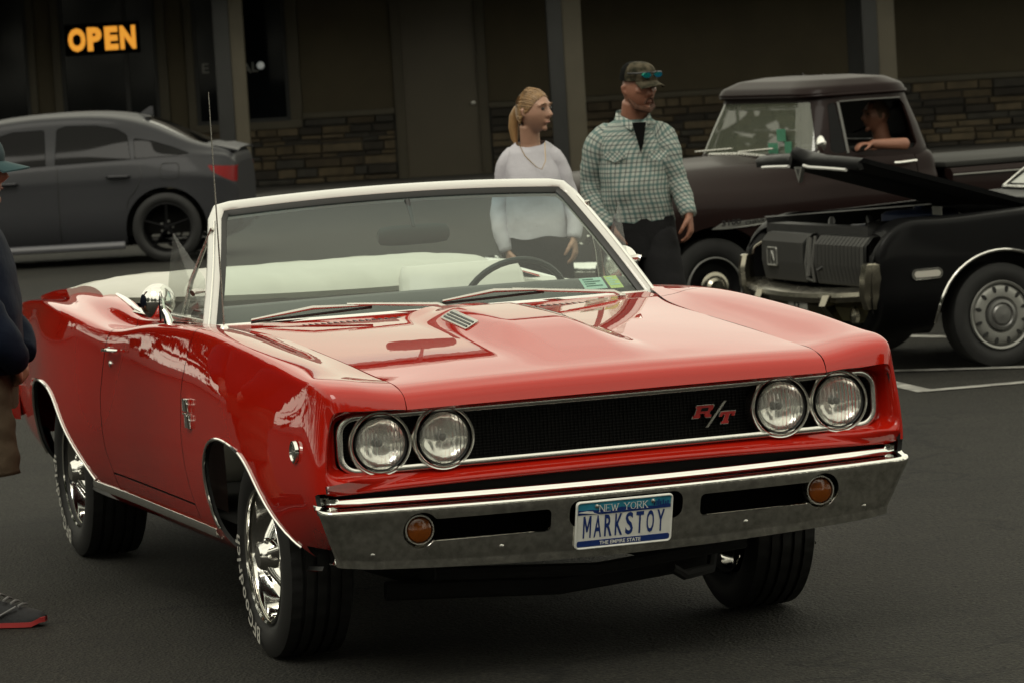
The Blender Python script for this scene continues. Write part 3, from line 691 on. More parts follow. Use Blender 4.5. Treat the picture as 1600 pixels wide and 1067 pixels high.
# side mirrors
for s, xm in ((-1, -1.16), (1, -1.30)):
    yb = s * .845; zb = .985
    c = Vector((xm - .05, s * .865, 1.062))
    k = MB(); k.lathe([(.040, .0), (.036, .022), (.022, .044), (.004, .058), (-.008, .0615), (-.012, .060)], tuple(c), 'x', 36)
    k.tube([(xm + .02, yb + s * .0, zb - .012), (xm + .01, s * .852, zb + .03), (xm - .02, s * .86, 1.04), (xm - .026, s * .865, 1.062)], [.020, .014, .011, .010], 12)
    k.tube([(xm - .02, s * .858, 1.0), (xm - .008, s * .864, 1.062), (xm - .014, s * .866, 1.098)], [.014, .010, .003], 8)
    mo = k.build('wing_mirror', M['chrome'], red)
    MB().lathe([(-.0125, .0), (-.0125, .0585)], tuple(c), 'x', 32).build('mirror_glass', M['reflector'], mo)
# vent windows and chrome bars at the front of the doors
for s in (-1, 1):
    A, B, C_, D = [Vector(p) for p in ((-1.19, -.805, 1.290), (-1.42, -.795, .990), (-.985, -.765, 1.000), (-1.075, -.735, 1.135))]
    k = MB(); q4 = [A, B, C_, D]; ys_ = lambda y: y if s < 0 else -y; k.add([(p.x, ys_(p.y), p.z) for p in q4] + [(p.x, ys_(p.y + .004), p.z) for p in q4], [(0, 1, 2, 3), (7, 6, 5, 4), (0, 4, 5, 1), (1, 5, 6, 2), (2, 6, 7, 3), (3, 7, 4, 0)])
    vw = k.build('vent_window', M['clear'], red, smooth=False)
    k = MB(); y_ = lambda y: y if s < 0 else -y
    k.tube([(-1.155, y_(-.675), 1.300), (-1.245, y_(-.738), 1.12), (-1.29, y_(-.765), .985)], [.009, .011, .013], 8, flat=.6)
    k.tube([(-.93, y_(-.775), .998), (-1.36, y_(-.80), 1.004)], .009, 8); k.tube([(-.99, y_(-.755), 1.10), (-.99, y_(-.79), 1.10), (-.985, y_(-.80), 1.095)], [.006, .01, .012], 8)
    k.build('vent_window_frame', M['steel'], red)
    # quarter belt chrome
    MB().tube([(-1.45, y_(-.785), .978), (-1.72, y_(-.790), .985), (-1.92, y_(-.780), .997), (-2.2, y_(-.755), 1.018), (-2.42, y_(-.735), 1.026)], [.007, .008, .010, .012, .009], 10, flat=.5).build('belt_moulding', M['chrome'], red)
# antenna
an = MB(); an.lathe([(-.01, .030), (.004, .028), (.010, .018), (.026, .012), (.030, .0)], (-.58, -.80, .982), 'z', 18); an.build('antenna_base', M['chrome'], red)
MB().tube([(-.58, -.80, 1.0), (-.583, -.80, 1.4), (-.585, -.80, 1.765)], [.0032, .0024, .0018], 6).build('antenna', M['steel'], red)

# ---- cabin
MB().box((-3.2, -.74, .27), (-.60, .74, .33)).build('floor_pan', M['under'], red, smooth=False)
MB().box((-.80, -.61, .36), (.70, .61, .83)).build('engine_bay', M['under'], red, smooth=False)
MB().box((-4.2, -.60, .34), (-2.5, .60, .88)).build('trunk_tub', M['under'], red, smooth=False)
ch = MB()
for s in (-1, 1): ch.tube([(.55, s * .38, .36), (.2, s * .40, .24), (-.7, s * .42, .22), (-2.6, s * .45, .24), (-3.9, s * .42, .30)], .045, 8)
ch.tube([(.25, -.55, .21), (.30, 0, .18), (.25, .55, .21)], .03, 8); ch.tube([(-2.97, -.65, .32), (-2.97, .65, .32)], .05, 10); ch.tube([(0, -.68, .30), (0, .68, .30)], .04, 8)
ch.tube([(.55, .28, .235), (.50, .34, .20), (.42, .46, .20), (.30, .52, .25)], .016, 8); ch.tube([(.62, -.5, .30), (.66, 0, .27), (.62, .5, .30)], .02, 8)
ch.build('chassis', M['under'], red)
ds = []
for x, z in ((-.80, .972), (-.90, 1.005), (-1.02, 1.036), (-1.12, 1.038), (-1.17, 1.018), (-1.19, .95), (-1.16, .80)):
    ds.append([(x, .765 * t, z - .006 * t * t) for t in np.linspace(-1, 1, 15)])
MB().add(*loft(ds, closed=False)).build('dashboard', M['dash'], red, angle=60)
for s in (-1, 1):
    k = MB(); rg = []
    for x in np.linspace(-1.0, -2.45, 12): rg.append([(x, s * (.80), .99), (x, s * .765, 1.0), (x, s * .745, .985), (x, s * .735, .9), (x, s * .72, .5), (x, s * .72, .35)])
    k.add(*loft(rg, closed=False)); k.build('door_card', M['vinylseat'], red)
def seat(cx, cy, wd, ht, back_x, name):
    o = MB().box((cx, cy - wd / 2, .42), (cx + .52, cy + wd / 2, .62), bev=.05).build(name, M['vinylseat'], red, angle=80)
    rg = []
    for z, x, tk, wq in ((.55, back_x + .04, .14, 1.0), (.75, back_x, .15, 1.0), (.90, back_x - .05, .14, .97), (.90 + (ht - .9) * .75, back_x - .085, .11, .92), (ht, back_x - .10, .05, .86)):
        rg.append([(x + tk / 2 * a, cy + wd / 2 * wq * b, z) for a, b in ((-1, -.9), (-1, 0), (-1, .9), (-.4, 1), (.4, 1), (1, .9), (1, 0), (1, -.9), (.4, -1), (-.4, -1))])
    MB().add(*loft(rg)).build('seat_back', M['vinylseat'], o, angle=80)
seat(-1.75, .42, .50, 1.075, -1.78, 'front_seat'); seat(-1.75, -.40, .62, .96, -1.80, 'front_seat'); seat(-2.60, 0, 1.25, .98, -2.62, 'rear_seat')
# steering wheel
sw = MB(); c = Vector((-1.42, .47, .93)); ax = Vector((-.88, 0, .47)).normalized(); e1 = Vector((0, 1, 0)); e2 = ax.cross(e1).normalized()
if e2.z < 0: e2 = -e2
sw.tube([c + (e1 * math.cos(a) + e2 * math.sin(a)) * .195 for a in np.linspace(0, 2 * math.pi, 40)[:-1]], .012, 8, closed=True)
st_ = sw.build('steering_wheel', M['dash'], red)
sk = MB()
for a in (R(20), R(160)): sk.tube([c - ax * .03, c + (e1 * math.cos(a) + e2 * math.sin(a)) * .19], [.02, .012], 8, flat=.4)
sk.lathe([(-.03, .03), (.02, .04), (.03, .02), (.03, 0)], tuple(c - ax * .02), 'x', 16); sk.build('wheel_spoke', M['steel'], st_)
sk = MB(); sk.tube([c - ax * .05, Vector((-1.1, .47, .78))], .03, 10); sk.build('steering_column', M['dash'], red)
# mirror
rm = MB(); rg = []
for t, a in ((-.128, .55), (-.12, .85), (-.08, 1), (0, 1.02), (.08, 1), (.12, .85), (.128, .5)): rg.append([(-1.14 + .010 * math.cos(q_), .03 + t, 1.228 + .034 * a * math.sin(q_)) for q_ in np.linspace(0, 2 * math.pi, 13)[:-1]])
rm.add(*loft(rg)); ro = rm.build('rear_view_mirror', M['dash'], red)
MB().tube([(-1.135, .03, 1.255), (-1.15, .03, 1.29), (-1.19, .03, 1.345)], [.006, .007, .011], 8).build('mirror_stem', M['dash'], ro)
# folded top under its boot
bt = []
for t in np.linspace(-1, 1, 37):
    wv = .006 * math.sin(t * 17) + .004 * math.sin(t * 41 + 1)
    yw_ = .775 * t
    e = abs(t) ** 6; ed = .985 - .02 * abs(t)
    bt.append([(-2.05 - .42 * abs(t) ** 2.2, yw_, 1.0 - .012 * t), (-2.08 - .42 * abs(t) ** 2.2, yw_, 1.045 - .02 * e + wv), (-2.25 - .36 * abs(t) ** 2.2, yw_, 1.075 - .03 * e + wv), (-2.65 - .2 * abs(t) ** 2, yw_, 1.082 - .035 * e - wv), (-2.98, yw_, 1.062 - .04 * e + wv * .6), (-3.22 + .10 * e, yw_, 1.040 - .018 * e), (-3.30 + .12 * e, yw_ * .995, 1.012), (-3.27 + .12 * e, yw_ * .98, .99)])
BT = np.einsum('vk,ukc->uvc', bspl_basis(8, 36), np.array(bt)); v, n, f = grid_mesh(BT, grid_normals(BT))
if n[:, 2].mean() < 0: n = -n; f = [g[::-1] for g in f]
panel('folded_top_boot', v, n, f, M['vinyl'], red, rim=.03)
MB().tube([BT[i, 22] + np.array([0, 0, .001]) for i in range(37)], .004, 6).build('boot_seam', M['vinyl'], red)

# ---- wheels
def tyre_prof(r, wd, rimr):
    h = wd / 2
    return [(h * .62, rimr - .004), (h * .80, rimr + .006), (h * .95, rimr + .030), (h * 1.0, (rimr + r) / 2), (h * .97, r - .040), (h * .91, r - .018), (h * .85, r - .007)]
def make_tyre(r, wd, rimr, c, parent, name='tyre', m=None, groove=True):
    side = tyre_prof(r, wd, rimr); h = wd / 2; tr = []
    cuts = [-.5, -.18, .18, .5] if groove else []
    x = -.83; tr.append((x * h, r - .006))
    for g_ in cuts: tr += [((g_ - .055) * h, r - .001 - .003 * abs(g_)), ((g_ - .045) * h, r - .011), ((g_ + .045) * h, r - .011), ((g_ + .055) * h, r - .001 - .003 * abs(g_))]
    tr.append((.83 * h, r - .006))
    prof_ = [(-a, b) for a, b in side] + tr + [(a, b) for a, b in side[::-1]]
    K = len(prof_); ns = 120
    def rm_(i, k):
        if 7 <= k < K - 7 and groove:
            sh_ = k < 10 or k > K - 11
            if i % (3 if sh_ else 4) == 0: return -.003
        return 0
    return MB().lathe(prof_, c, 'y', ns, rmod=rm_).build(name, m or M['tyre'], parent, angle=28)
def arc_text(txt, c, rad, size, a0, sgn, y, parent, m, ccw=1, bold=.0):
    """text on a sidewall; a0 start angle; letters upright seen from -y side"""
    mb = MB(); a = a0
    for chx in txt:
        if chx == ' ': a += ccw * size * .4 / rad; continue
        V, F = text_geo(chx, size, bold, align='LEFT'); x1 = max(p.x for p in V); x0 = min(p.x for p in V); wv = x1 - x0
        for_ = []
        for p in V:
            ang = a - (p.x - x0) / rad; rr = rad + p.y - size * .35
            for_.append((c[0] + rr * math.cos(ang) * 1, y, c[2] + rr * math.sin(ang)))
        mb.add(for_, F); a -= (wv + size * .12) / rad
    return mb.build('sidewall_lettering', m, parent, smooth=False)
def make_wheel(x, s, steer=0, big=0):
    wr = .322 + big; wd = .225 + big * 2
    yo = -.866 if x > -1 else -.824
    yc = yo + .100
    root = MB().lathe([(.0, .204), (-.004, .2115), (.002, .214), (.012, .212), (.016, .200), (.030, .196), (.085, .188), (.095, .180), (.19, .178), (.2, .20)], (0, 0, 0), 'y', 64).build('wheel', M['chrome'], red, angle=40)
    root.location = (x, s * -yo if s > 0 else yo, wr); root.rotation_euler = (0, 0, math.pi if s > 0 else 0)
    make_tyre(wr, wd, .206, (0, .100, 0), root)
    MB().lathe([(.075, .182), (.095, .15), (.10, .05), (.10, 0)], (0, 0, 0), 'y', 48).build('wheel_disc', M['black'], root)
    sp_ = MB()
    for k in range(5):
        a = 2 * math.pi * k / 5 + .3; d = Vector((math.cos(a), 0, math.sin(a))); e = Vector((-math.sin(a), 0, math.cos(a))); rg = []
        for rr, yy, wq, tk in ((.028, .020, .030, .03), (.07, .034, .024, .028), (.12, .058, .023, .024), (.165, .078, .030, .02), (.186, .088, .036, .014)):
            p = d * rr + Vector((0, yy, 0)); rg.append([p + e * (wq * a_) + Vector((0, tk * b_, 0)) for a_, b_ in ((-1, .9), (-.75, -.1), (-.45, -.75), (0, -.9), (.45, -.75), (.75, -.1), (1, .9))])
        o = MB().add(*loft(rg)).build('spoke', M['chrome'], root, angle=50)
    MB().lathe([(.05, .062), (.022, .058), (.010, .050), (-.012, .040), (-.018, .034), (-.020, .0)], (0, 0, 0), 'y', 30).build('hub_cap', M['chrome'], root, angle=30)
    ln = MB()
    for k in range(5): a = 2 * math.pi * k / 5; ln.lathe([(.03, .010), (.004, .010), (.0, .006), (.0, 0)], (.052 * math.cos(a), 0, .052 * math.sin(a)), 'y', 8)
    ln.build('lug_nut', M['chrome'], root)
    arc_text('BFGoodrich', (0, 0, 0), .264, .075, R(258), 1, .100 - wd / 2 - .0016, root, M['letter'], bold=.0012)
    return root
make_wheel(0, -1); make_wheel(-2.972, -1, big=.008); make_wheel(0, 1); make_wheel(-2.972, 1, big=.008)
# ================================================================== GROUND
def asphalt():
    m, t, b = nodes('asphalt'); c = t.nodes.new('ShaderNodeTexCoord')
    def noise(s, d=4):
        n = t.nodes.new('ShaderNodeTexNoise'); n.inputs['Scale'].default_value = s; n.inputs['Detail'].default_value = d; t.links.new(c.outputs['Object'], n.inputs['Vector']); return n
    n1 = noise(.5, 5); n2 = noise(60, 3); n3 = noise(6, 4); vo = t.nodes.new('ShaderNodeTexVoronoi'); vo.inputs['Scale'].default_value = 95; t.links.new(c.outputs['Object'], vo.inputs['Vector'])
    r = t.nodes.new('ShaderNodeValToRGB'); r.color_ramp.elements[0].position = .25; r.color_ramp.elements[0].color = (.0062, .0059, .0048, 1); r.color_ramp.elements[1].position = .8; r.color_ramp.elements[1].color = (.0198, .0188, .0150, 1)
    a = t.nodes.new('ShaderNodeMath'); a.operation = 'MULTIPLY_ADD'; a.inputs[1].default_value = .5; t.links.new(n1.outputs['Fac'], a.inputs[0])
    a2 = t.nodes.new('ShaderNodeMath'); a2.operation = 'MULTIPLY'; a2.inputs[1].default_value = .5; t.links.new(n3.outputs['Fac'], a2.inputs[0]); t.links.new(a2.outputs[0], a.inputs[2])
    t.links.new(a.outputs[0], r.inputs['Fac'])
    r2 = t.nodes.new('ShaderNodeValToRGB'); r2.color_ramp.elements[0].position = .36; r2.color_ramp.elements[0].color = (.22, .22, .22, 1); r2.color_ramp.elements[1].position = .68; r2.color_ramp.elements[1].color = (2.1, 2.08, 1.98, 1); t.links.new(n2.outputs['Fac'], r2.inputs['Fac'])
    mm = t.nodes.new('ShaderNodeMixRGB'); mm.blend_type = 'MULTIPLY'; mm.inputs['Fac'].default_value = 1; t.links.new(r.outputs['Color'], mm.inputs['Color1']); t.links.new(r2.outputs['Color'], mm.inputs['Color2'])
    vc = t.nodes.new('ShaderNodeTexVoronoi'); vc.feature = 'DISTANCE_TO_EDGE'; vc.inputs['Scale'].default_value = .42
    nw = noise(2.2, 6); mw_ = t.nodes.new('ShaderNodeVectorMath'); mw_.operation = 'MULTIPLY_ADD'; mw_.inputs[1].default_value = (.9, .9, 0); t.links.new(nw.outputs['Color'], mw_.inputs[0]); t.links.new(c.outputs['Object'], mw_.inputs[2]); t.links.new(mw_.outputs[0], vc.inputs['Vector'])
    ck = t.nodes.new('ShaderNodeMapRange'); ck.inputs['From Min'].default_value = .002; ck.inputs['From Max'].default_value = .009; ck.inputs['To Min'].default_value = .35; ck.inputs['To Max'].default_value = 1; t.links.new(vc.outputs['Distance'], ck.inputs['Value'])
    st_ = noise(.9, 3); sm = t.nodes.new('ShaderNodeMapRange'); sm.inputs['From Min'].default_value = .28; sm.inputs['From Max'].default_value = .46; sm.inputs['To Min'].default_value = .62; sm.inputs['To Max'].default_value = 1; t.links.new(st_.outputs['Fac'], sm.inputs['Value'])
    k1 = t.nodes.new('ShaderNodeMath'); k1.operation = 'MULTIPLY'; t.links.new(ck.outputs['Result'], k1.inputs[0]); t.links.new(sm.outputs['Result'], k1.inputs[1])
    n5 = noise(240, 2); sp5 = t.nodes.new('ShaderNodeMapRange'); sp5.inputs['From Min'].default_value = .62; sp5.inputs['From Max'].default_value = .74; sp5.inputs['To Min'].default_value = 1; sp5.inputs['To Max'].default_value = 2.4; t.links.new(n5.outputs['Fac'], sp5.inputs['Value'])
    k2 = t.nodes.new('ShaderNodeMath'); k2.operation = 'MULTIPLY'; t.links.new(k1.outputs[0], k2.inputs[0]); t.links.new(sp5.outputs['Result'], k2.inputs[1])
    m3 = t.nodes.new('ShaderNodeMixRGB'); m3.blend_type = 'MULTIPLY'; m3.inputs['Fac'].default_value = 1; t.links.new(mm.outputs['Color'], m3.inputs['Color1']); t.links.new(k2.outputs[0], m3.inputs['Color2'])
    t.links.new(m3.outputs['Color'], b.inputs['Base Color']); b.inputs['Roughness'].default_value = .88; b.inputs['Specular IOR Level'].default_value = .3
    bp = t.nodes.new('ShaderNodeBump'); bp.inputs['Distance'].default_value = .010; t.links.new(vo.outputs['Distance'], bp.inputs['Height']); t.links.new(bp.outputs['Normal'], b.inputs['Normal'])
    return m
M['asphalt'] = asphalt()
g = 150
tag(mk('ground', [(-g, -g, 0), (g, -g, 0), (g, g, 0), (-g, g, 0)], [(0, 1, 2, 3)], M['asphalt'], smooth=False), kind='structure')
# ================================================================== PARKING MARKINGS, PAVEMENT
M['line'] = mat('worn_white_line', (.26, .255, .235), .8, var=.55, vscale=9, detail=6)
def line(pts, wd, z=.004):
    mb = MB()
    for a, b in zip(pts[:-1], pts[1:]):
        a, b = Vector(a), Vector(b); d = (b - a).normalized(); n = Vector((-d.y, d.x)) * wd / 2
        k = max(1, int((b - a).length / .3)); 
        for i in range(k):
            p, q_ = a.lerp(b, i / k), a.lerp(b, (i + 1) / k)
            mb.add([(p.x + n.x, p.y + n.y, z), (p.x - n.x, p.y - n.y, z), (q_.x - n.x, q_.y - n.y, z), (q_.x + n.x, q_.y + n.y, z)], [(0, 1, 2, 3)])
    return tag(mb.build('parking_line', M['line'], None, smooth=False), kind='structure')
line([(1.80, 20.80), (2.054, 19.68)], .10)
line([(2.03, 19.70), (4.6, 20.45)], .10, .0055)
line([(1.95, 20.92), (3.4, 20.43)], .10, .007)
line([(2.15, 23.3), (3.2, 22.15)], .12)
line([(1.0, 24.2), (.4, 25.6)], .10)
M['conc'] = mat('concrete', (.055, .052, .045), .85, var=.25, vscale=5)
tag(MB().box((-24, 49.4, -.05), (24, 53.2, .07), bev=.02).build('pavement', M['conc'], None), kind='structure')

# ================================================================== SHOP BUILDING
bd_ = thing('shop_building', 'single-storey shop building with beige walls, stone wainscot, porch posts and dark windows at the back', 'building', (0, 53, 0))
M['stucco'] = mat('beige_stucco', (.062, .050, .028), .85, var=.16, vscale=1.6, bump=.002, bscale=50)
M['trim'] = mat('olive_tan_trim', (.060, .051, .033), .7, var=.12, vscale=3)
M['doorp'] = mat('door_paint', (.080, .067, .046), .6, var=.08, vscale=2)
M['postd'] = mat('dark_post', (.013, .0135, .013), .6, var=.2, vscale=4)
M['roofm'] = mat('roof_shingle', (.085, .075, .066), .9, var=.4, vscale=14, bump=.01, bscale=40)
M['glassd'] = mat('dark_shop_glass', (.004, .005, .006), .06, spec=.15)
def bbox(name, lo, hi, m, parent=bd_, bev=.004): return MB().box(lo, hi, bev=bev).build(name, m, parent)
Z1 = 3.0
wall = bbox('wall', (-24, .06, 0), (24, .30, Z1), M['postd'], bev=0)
# stucco panels between the openings (proud of the dark backing wall)
for a, b, z0 in ((-24, -7.4, 0), (-6.12, -5.90, 0), (-4.37, -4.13, 0), (-2.61, -1.38, 1.0), (-.12, .70, 1.02), (1.12, 4.70, 1.02), (5.09, 24, 1.02)): bbox('wall_panel', (a, 0, z0), (b, .06, Z1), M['stucco'])
for a, b in ((-6.22, -6.125), (-5.895, -5.79), (-4.50, -4.375), (-4.125, -4.02), (-2.77, -2.615), (-1.375, -1.25), (-.25, -.125)):
    bbox('trim_board', (a, -.035, 0 if a > -1.4 or a < -4.1 else .93), (b, .0, Z1), M['trim'])
def shop_window(a, b, z0, z1=2.9, mull=()):
    f = MB()
    for lo, hi in (((a, .0, z0), (a + .05, .058, z1)), ((b - .05, .0, z0), (b, .058, z1)), ((a + .05, .0, z0), (b - .05, .058, z0 + .05)), ((a + .05, .0, z1 - .05), (b - .05, .058, z1))): f.box(lo, hi)
    for x in mull: f.box((x - .03, .002, z0 + .05), (x + .03, .057, z1 - .05))
    o = f.build('window', M['postd'], bd_, smooth=False)
    MB().box((a + .05, .035, z0 + .05), (b - .05, .045, z1 - .05)).build('pane', M['glassd'], o, smooth=False); return o
shop_window(-7.4, -6.22, .25); shop_window(-5.79, -4.50, .25, mull=(-4.92,)); shop_window(-4.02, -2.77, .93)
bbox('window_sill', (-4.06, -.06, .83), (-2.62, .0, .93), M['trim'])
d = bbox('door', (-1.25, .0, .07), (-.25, .06, 2.85), M['doorp']); MB().lathe([(0, .03), (-.05, .028), (-.06, 0)], (-.33, 0, 1.02), 'y', 12).build('door_knob', M['steel'], d)
# ledge caps and stones
for a, b in ((-2.61, -1.38), (-.12, .68), (1.12, 4.67), (5.09, 9.5), (9.5, 24)): bbox('stone_cap', (a, -.075, .94), (b, .06, 1.015), M['trim'], bev=.008)
M['stones'] = [mat('field_stone', c, .85, var=.35, vscale=7, bump=.006, bscale=16) for c in ((.048, .035, .020), (.072, .053, .029), (.026, .021, .015), (.090, .068, .040), (.038, .034, .027))]
mortar = bbox('mortar_bed', (-4.4, .01, .07), (-1.38, .055, .83), M['postd'], bev=0); bbox('mortar_bed', (-.12, .01, .07), (8.2, .055, .94), M['postd'], bev=0)
rs = random.Random(3); nst = 0
for (a, b, zt) in ((-4.40, -1.39, .83), (-2.6, -1.39, .94), (-.11, 8.0, .94)):
    z = .075 if zt != .94 or a > -1 else .835
    while z < zt - .03:
        h = min(rs.choice((.06, .075, .09, .11, .13)), zt - z); 
        if zt - z - h < .05: h = zt - z
        x = a
        while x < b - .02:
            l = min(rs.uniform(.16, .58), b - x)
            if b - x - l < .12: l = b - x
            dp = rs.uniform(.015, .075); j = .006
            m_ = MB(); q = [(x + j, z + j), (x + l - j, z + j), (x + l - j, z + h - j), (x + j, z + h - j)]
            q = [(u + rs.uniform(-.006, .006), v + rs.uniform(-.004, .004)) for u, v in q]; cxq, czq = x + l / 2, z + h / 2
            fr = [(cxq + (u - cxq) * .95, -dp + rs.uniform(-.006, .006), czq + (v - czq) * .86) for u, v in q]
            m_.add([(u, .02, v) for u, v in q] + [(u, -dp + .018, v) for u, v in q] + fr, [(0, 1, 5, 4), (1, 2, 6, 5), (2, 3, 7, 6), (3, 0, 4, 7), (4, 5, 9, 8), (5, 6, 10, 9), (6, 7, 11, 10), (7, 4, 8, 11), (8, 9, 10, 11)])
            m_.build('stone', rs.choice(M['stones']), mortar, smooth=False); nst += 1
            x += l
        z += h
print('stones', nst)
# porch posts, ceiling, fascia, roof
for a, b, c in ((-3.55, -3.35, -3.17), (.68, .87, 1.115), (4.67, 4.86, 5.085)):
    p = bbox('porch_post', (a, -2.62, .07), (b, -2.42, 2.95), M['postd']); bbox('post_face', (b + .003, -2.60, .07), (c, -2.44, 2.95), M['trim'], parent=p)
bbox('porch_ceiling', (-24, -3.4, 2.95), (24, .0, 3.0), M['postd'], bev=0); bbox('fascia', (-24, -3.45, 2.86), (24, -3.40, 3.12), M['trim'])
r_ = MB(); r_.add([(-24.3, -3.6, 3.08), (24.3, -3.6, 3.08), (24.3, 4.5, 5.35), (-24.3, 4.5, 5.35), (24.3, 12.5, 3.0), (-24.3, 12.5, 3.0)], [(0, 1, 2, 3), (3, 2, 4, 5)]); r_.build('roof', M['roofm'], bd_, smooth=False)
for s in (-1, 1): bbox('gable_wall', (24 if s > 0 else -24.2, .06, 0), (24.2 if s > 0 else -24, 9, 3.0), M['stucco'], bev=0)
bbox('back_wall', (-24, 8.9, 0), (24, 9.0, 3.0), M['stucco'], bev=0)
# OPEN sign and lettering
M['open'] = mat('lit_amber_letters', (.8, .35, .02), .5, emit=(1, .40, .045), estr=.72)
sg_ = thing('open_sign', 'lit amber OPEN sign hanging inside the dark shop window', 'sign', (-5.22, 52.985, 2.165))
def flat_text(mb, txt, size, wid, h, off, dy=0):
    V, F = text_geo(txt, size, off); x0 = min(p.x for p in V); x1 = max(p.x for p in V); y0 = min(p.y for p in V); y1 = max(p.y for p in V)
    mb.add([((p.x - (x0 + x1) / 2) * wid / (x1 - x0), dy, (p.y - (y0 + y1) / 2) * h / (y1 - y0)) for p in V], F)
k = MB().box((-.50, .012, -.21), (.50, .03, .21), bev=.005).build('sign_board', M['void'], sg_)
for i, (chx, xx, wv) in enumerate((('O', -.335, .235), ('P', -.10, .195), ('E', .125, .18), ('N', .345, .21))):
    t_ = MB(); flat_text(t_, chx, .4, wv, .315, .022); o = t_.build('sign_letter', M['open'], sg_, smooth=False); o.location = (xx, 0, 0)
M['dimlet'] = mat('dim_window_lettering', (.16, .16, .15), .6)
wl = thing('window_lettering', 'pale capital letters and a round dot lettered on the tall window', 'lettering', (-3.3, 53.03, 1.66))
for chx, xx, zz, hh, wv in (('E', -.57, .03, .13, .09), ('A', -.02, -.005, .13, .12), ('L', .09, .01, .13, .08)):
    t_ = MB(); flat_text(t_, chx, .2, wv, hh, .002); o = t_.build('letter', M['dimlet'], wl, smooth=False); o.location = (xx, 0, zz)
M['dot'] = mat('glowing_dot', (.5, .5, .48), .5, emit=(.85, .9, .85), estr=.12)  # no bulb: faint glow put into a pale dot on the dark window
dot_obj = MB().lathe([(-.01, 0), (-.008, .03), (0, .048), (.006, .05)], (-3.135, 53.028, 1.685), 'y', 20).build('window_dot', M['dot'], None)
tag(dot_obj, 'small round pale dot given a faint glow in the tall dark window', 'mark')

# ================================================================== UNSEEN TREES (woods added out of view to darken reflections and cut low sky light)
M['leaf'] = mat('tree_leaf', (.022, .034, .012), .7, var=.5, vscale=.6)
def unseen_trees(n, rad, a0, a1, h0, h1, name, nq=190):
    V = []; F = []; rg = np.random.RandomState(5)
    for i in range(n):
        a = rg.uniform(a0, a1); r = rad + rg.uniform(-4, 6); cx, cy = r * math.sin(a), 12 + r * math.cos(a); h = rg.uniform(h0, h1); wd = rg.uniform(2.2, 4.0)
        for j in range(nq):
            d = rg.normal(size=3); d /= np.linalg.norm(d); q = d * rg.uniform(.55, 1.0) * np.array([wd, wd, h * .5]); p = q + np.array([cx, cy, h * .52])
            s = rg.uniform(.22, .55); e1 = rg.normal(size=3); e1 /= np.linalg.norm(e1); e2 = np.cross(e1, d); o = len(V)
            V += [p + e1 * s, p + e2 * s * .7, p - e1 * s, p - e2 * s * .7]; F.append((o, o + 1, o + 2, o + 3))
    tag(mk(name, V, F, M['leaf'], None, smooth=False), kind='stuff')
unseen_trees(54, 34, R(104), R(256), 13, 19, 'unseen_wood', 700); unseen_trees(34, 44, R(-80), R(-27), 11, 16, 'unseen_wood', 560); unseen_trees(22, 72, R(28), R(75), 7, 11, 'unseen_wood')
unseen_trees(26, 42, R(-118), R(-80), 11, 16, 'unseen_wood', 560)
# ================================================================== BACKGROUND VEHICLES
M['greyp'] = mat('grey_paint', (.030, .0305, .034), .45, 0, .09, coatr=.10, spec=.1)
M['tint'] = mat('tinted_glass', (.003, .003, .0035), .04, spec=.12)
M['blackp'] = mat('black_paint', (.0018, .0018, .0022), .5, 0, .10, coatr=.1, rvar=.08, vscale=5, spec=.1)
M['maroon'] = mat('maroon_black_paint', (.0110, .0052, .0047), .45, 0, .09, coatr=.10, spec=.08)
M['darkrub'] = mat('dark_rubber', (.0062, .0062, .0062), .7, var=.3, vscale=14)
M['rimd'] = mat('dark_alloy', (.005, .005, .0055), .6, 0, spec=.1)
M['tail'] = mat('red_lens', (.15, .004, .005), .3, 0, 0, spec=.15)
M['silver'] = mat('silver_wheel', (.24, .24, .225), .4, .6)
M['bronze'] = mat('aged_chrome', (.30, .28, .23), .22, 1, rvar=.06, vscale=9)
M['gold'] = mat('gold_reflect_valance', (.13, .115, .05), .4, .4, var=.3, vscale=6)  # gold-ish reflection in the chrome valance put into its base colour
M['engine'] = mat('engine_dark', (.010, .010, .010), .6, var=.4, vscale=12)
M['blueeng'] = mat('blue_engine', (.010, .020, .060), .5)
M['sticka'] = mat('green_sticker', (.05, .20, .12), .5, var=.3, vscale=60)
M['mesh'] = mat('grey_grille', (.009, .0093, .009), .45, .1, spec=.2)
M['rib'] = mat('grille_rib', (.10, .10, .094), .4, .3)
def simple_tyre(c, r, wd, rim, parent, m=None): return make_tyre(r, wd, rim, c, parent, 'tyre', m or M['darkrub'], groove=False)
def arch_poly(cx, cz, r, zlow, n=24, e=1.0):
    return [(cx + r * math.cos(a) * e, cz + r * math.sin(a)) for a in np.linspace(0, math.pi, n)] + [(cx - r * e, zlow), (cx + r * e, zlow)]

# ------------------------------------------------------------------ grey sedan
civ = thing('sedan_car', 'modern dark grey four-door sedan with black wheels parked along the shop front', 'car', (-3.06, 37.28, 0), R(180 - 3))
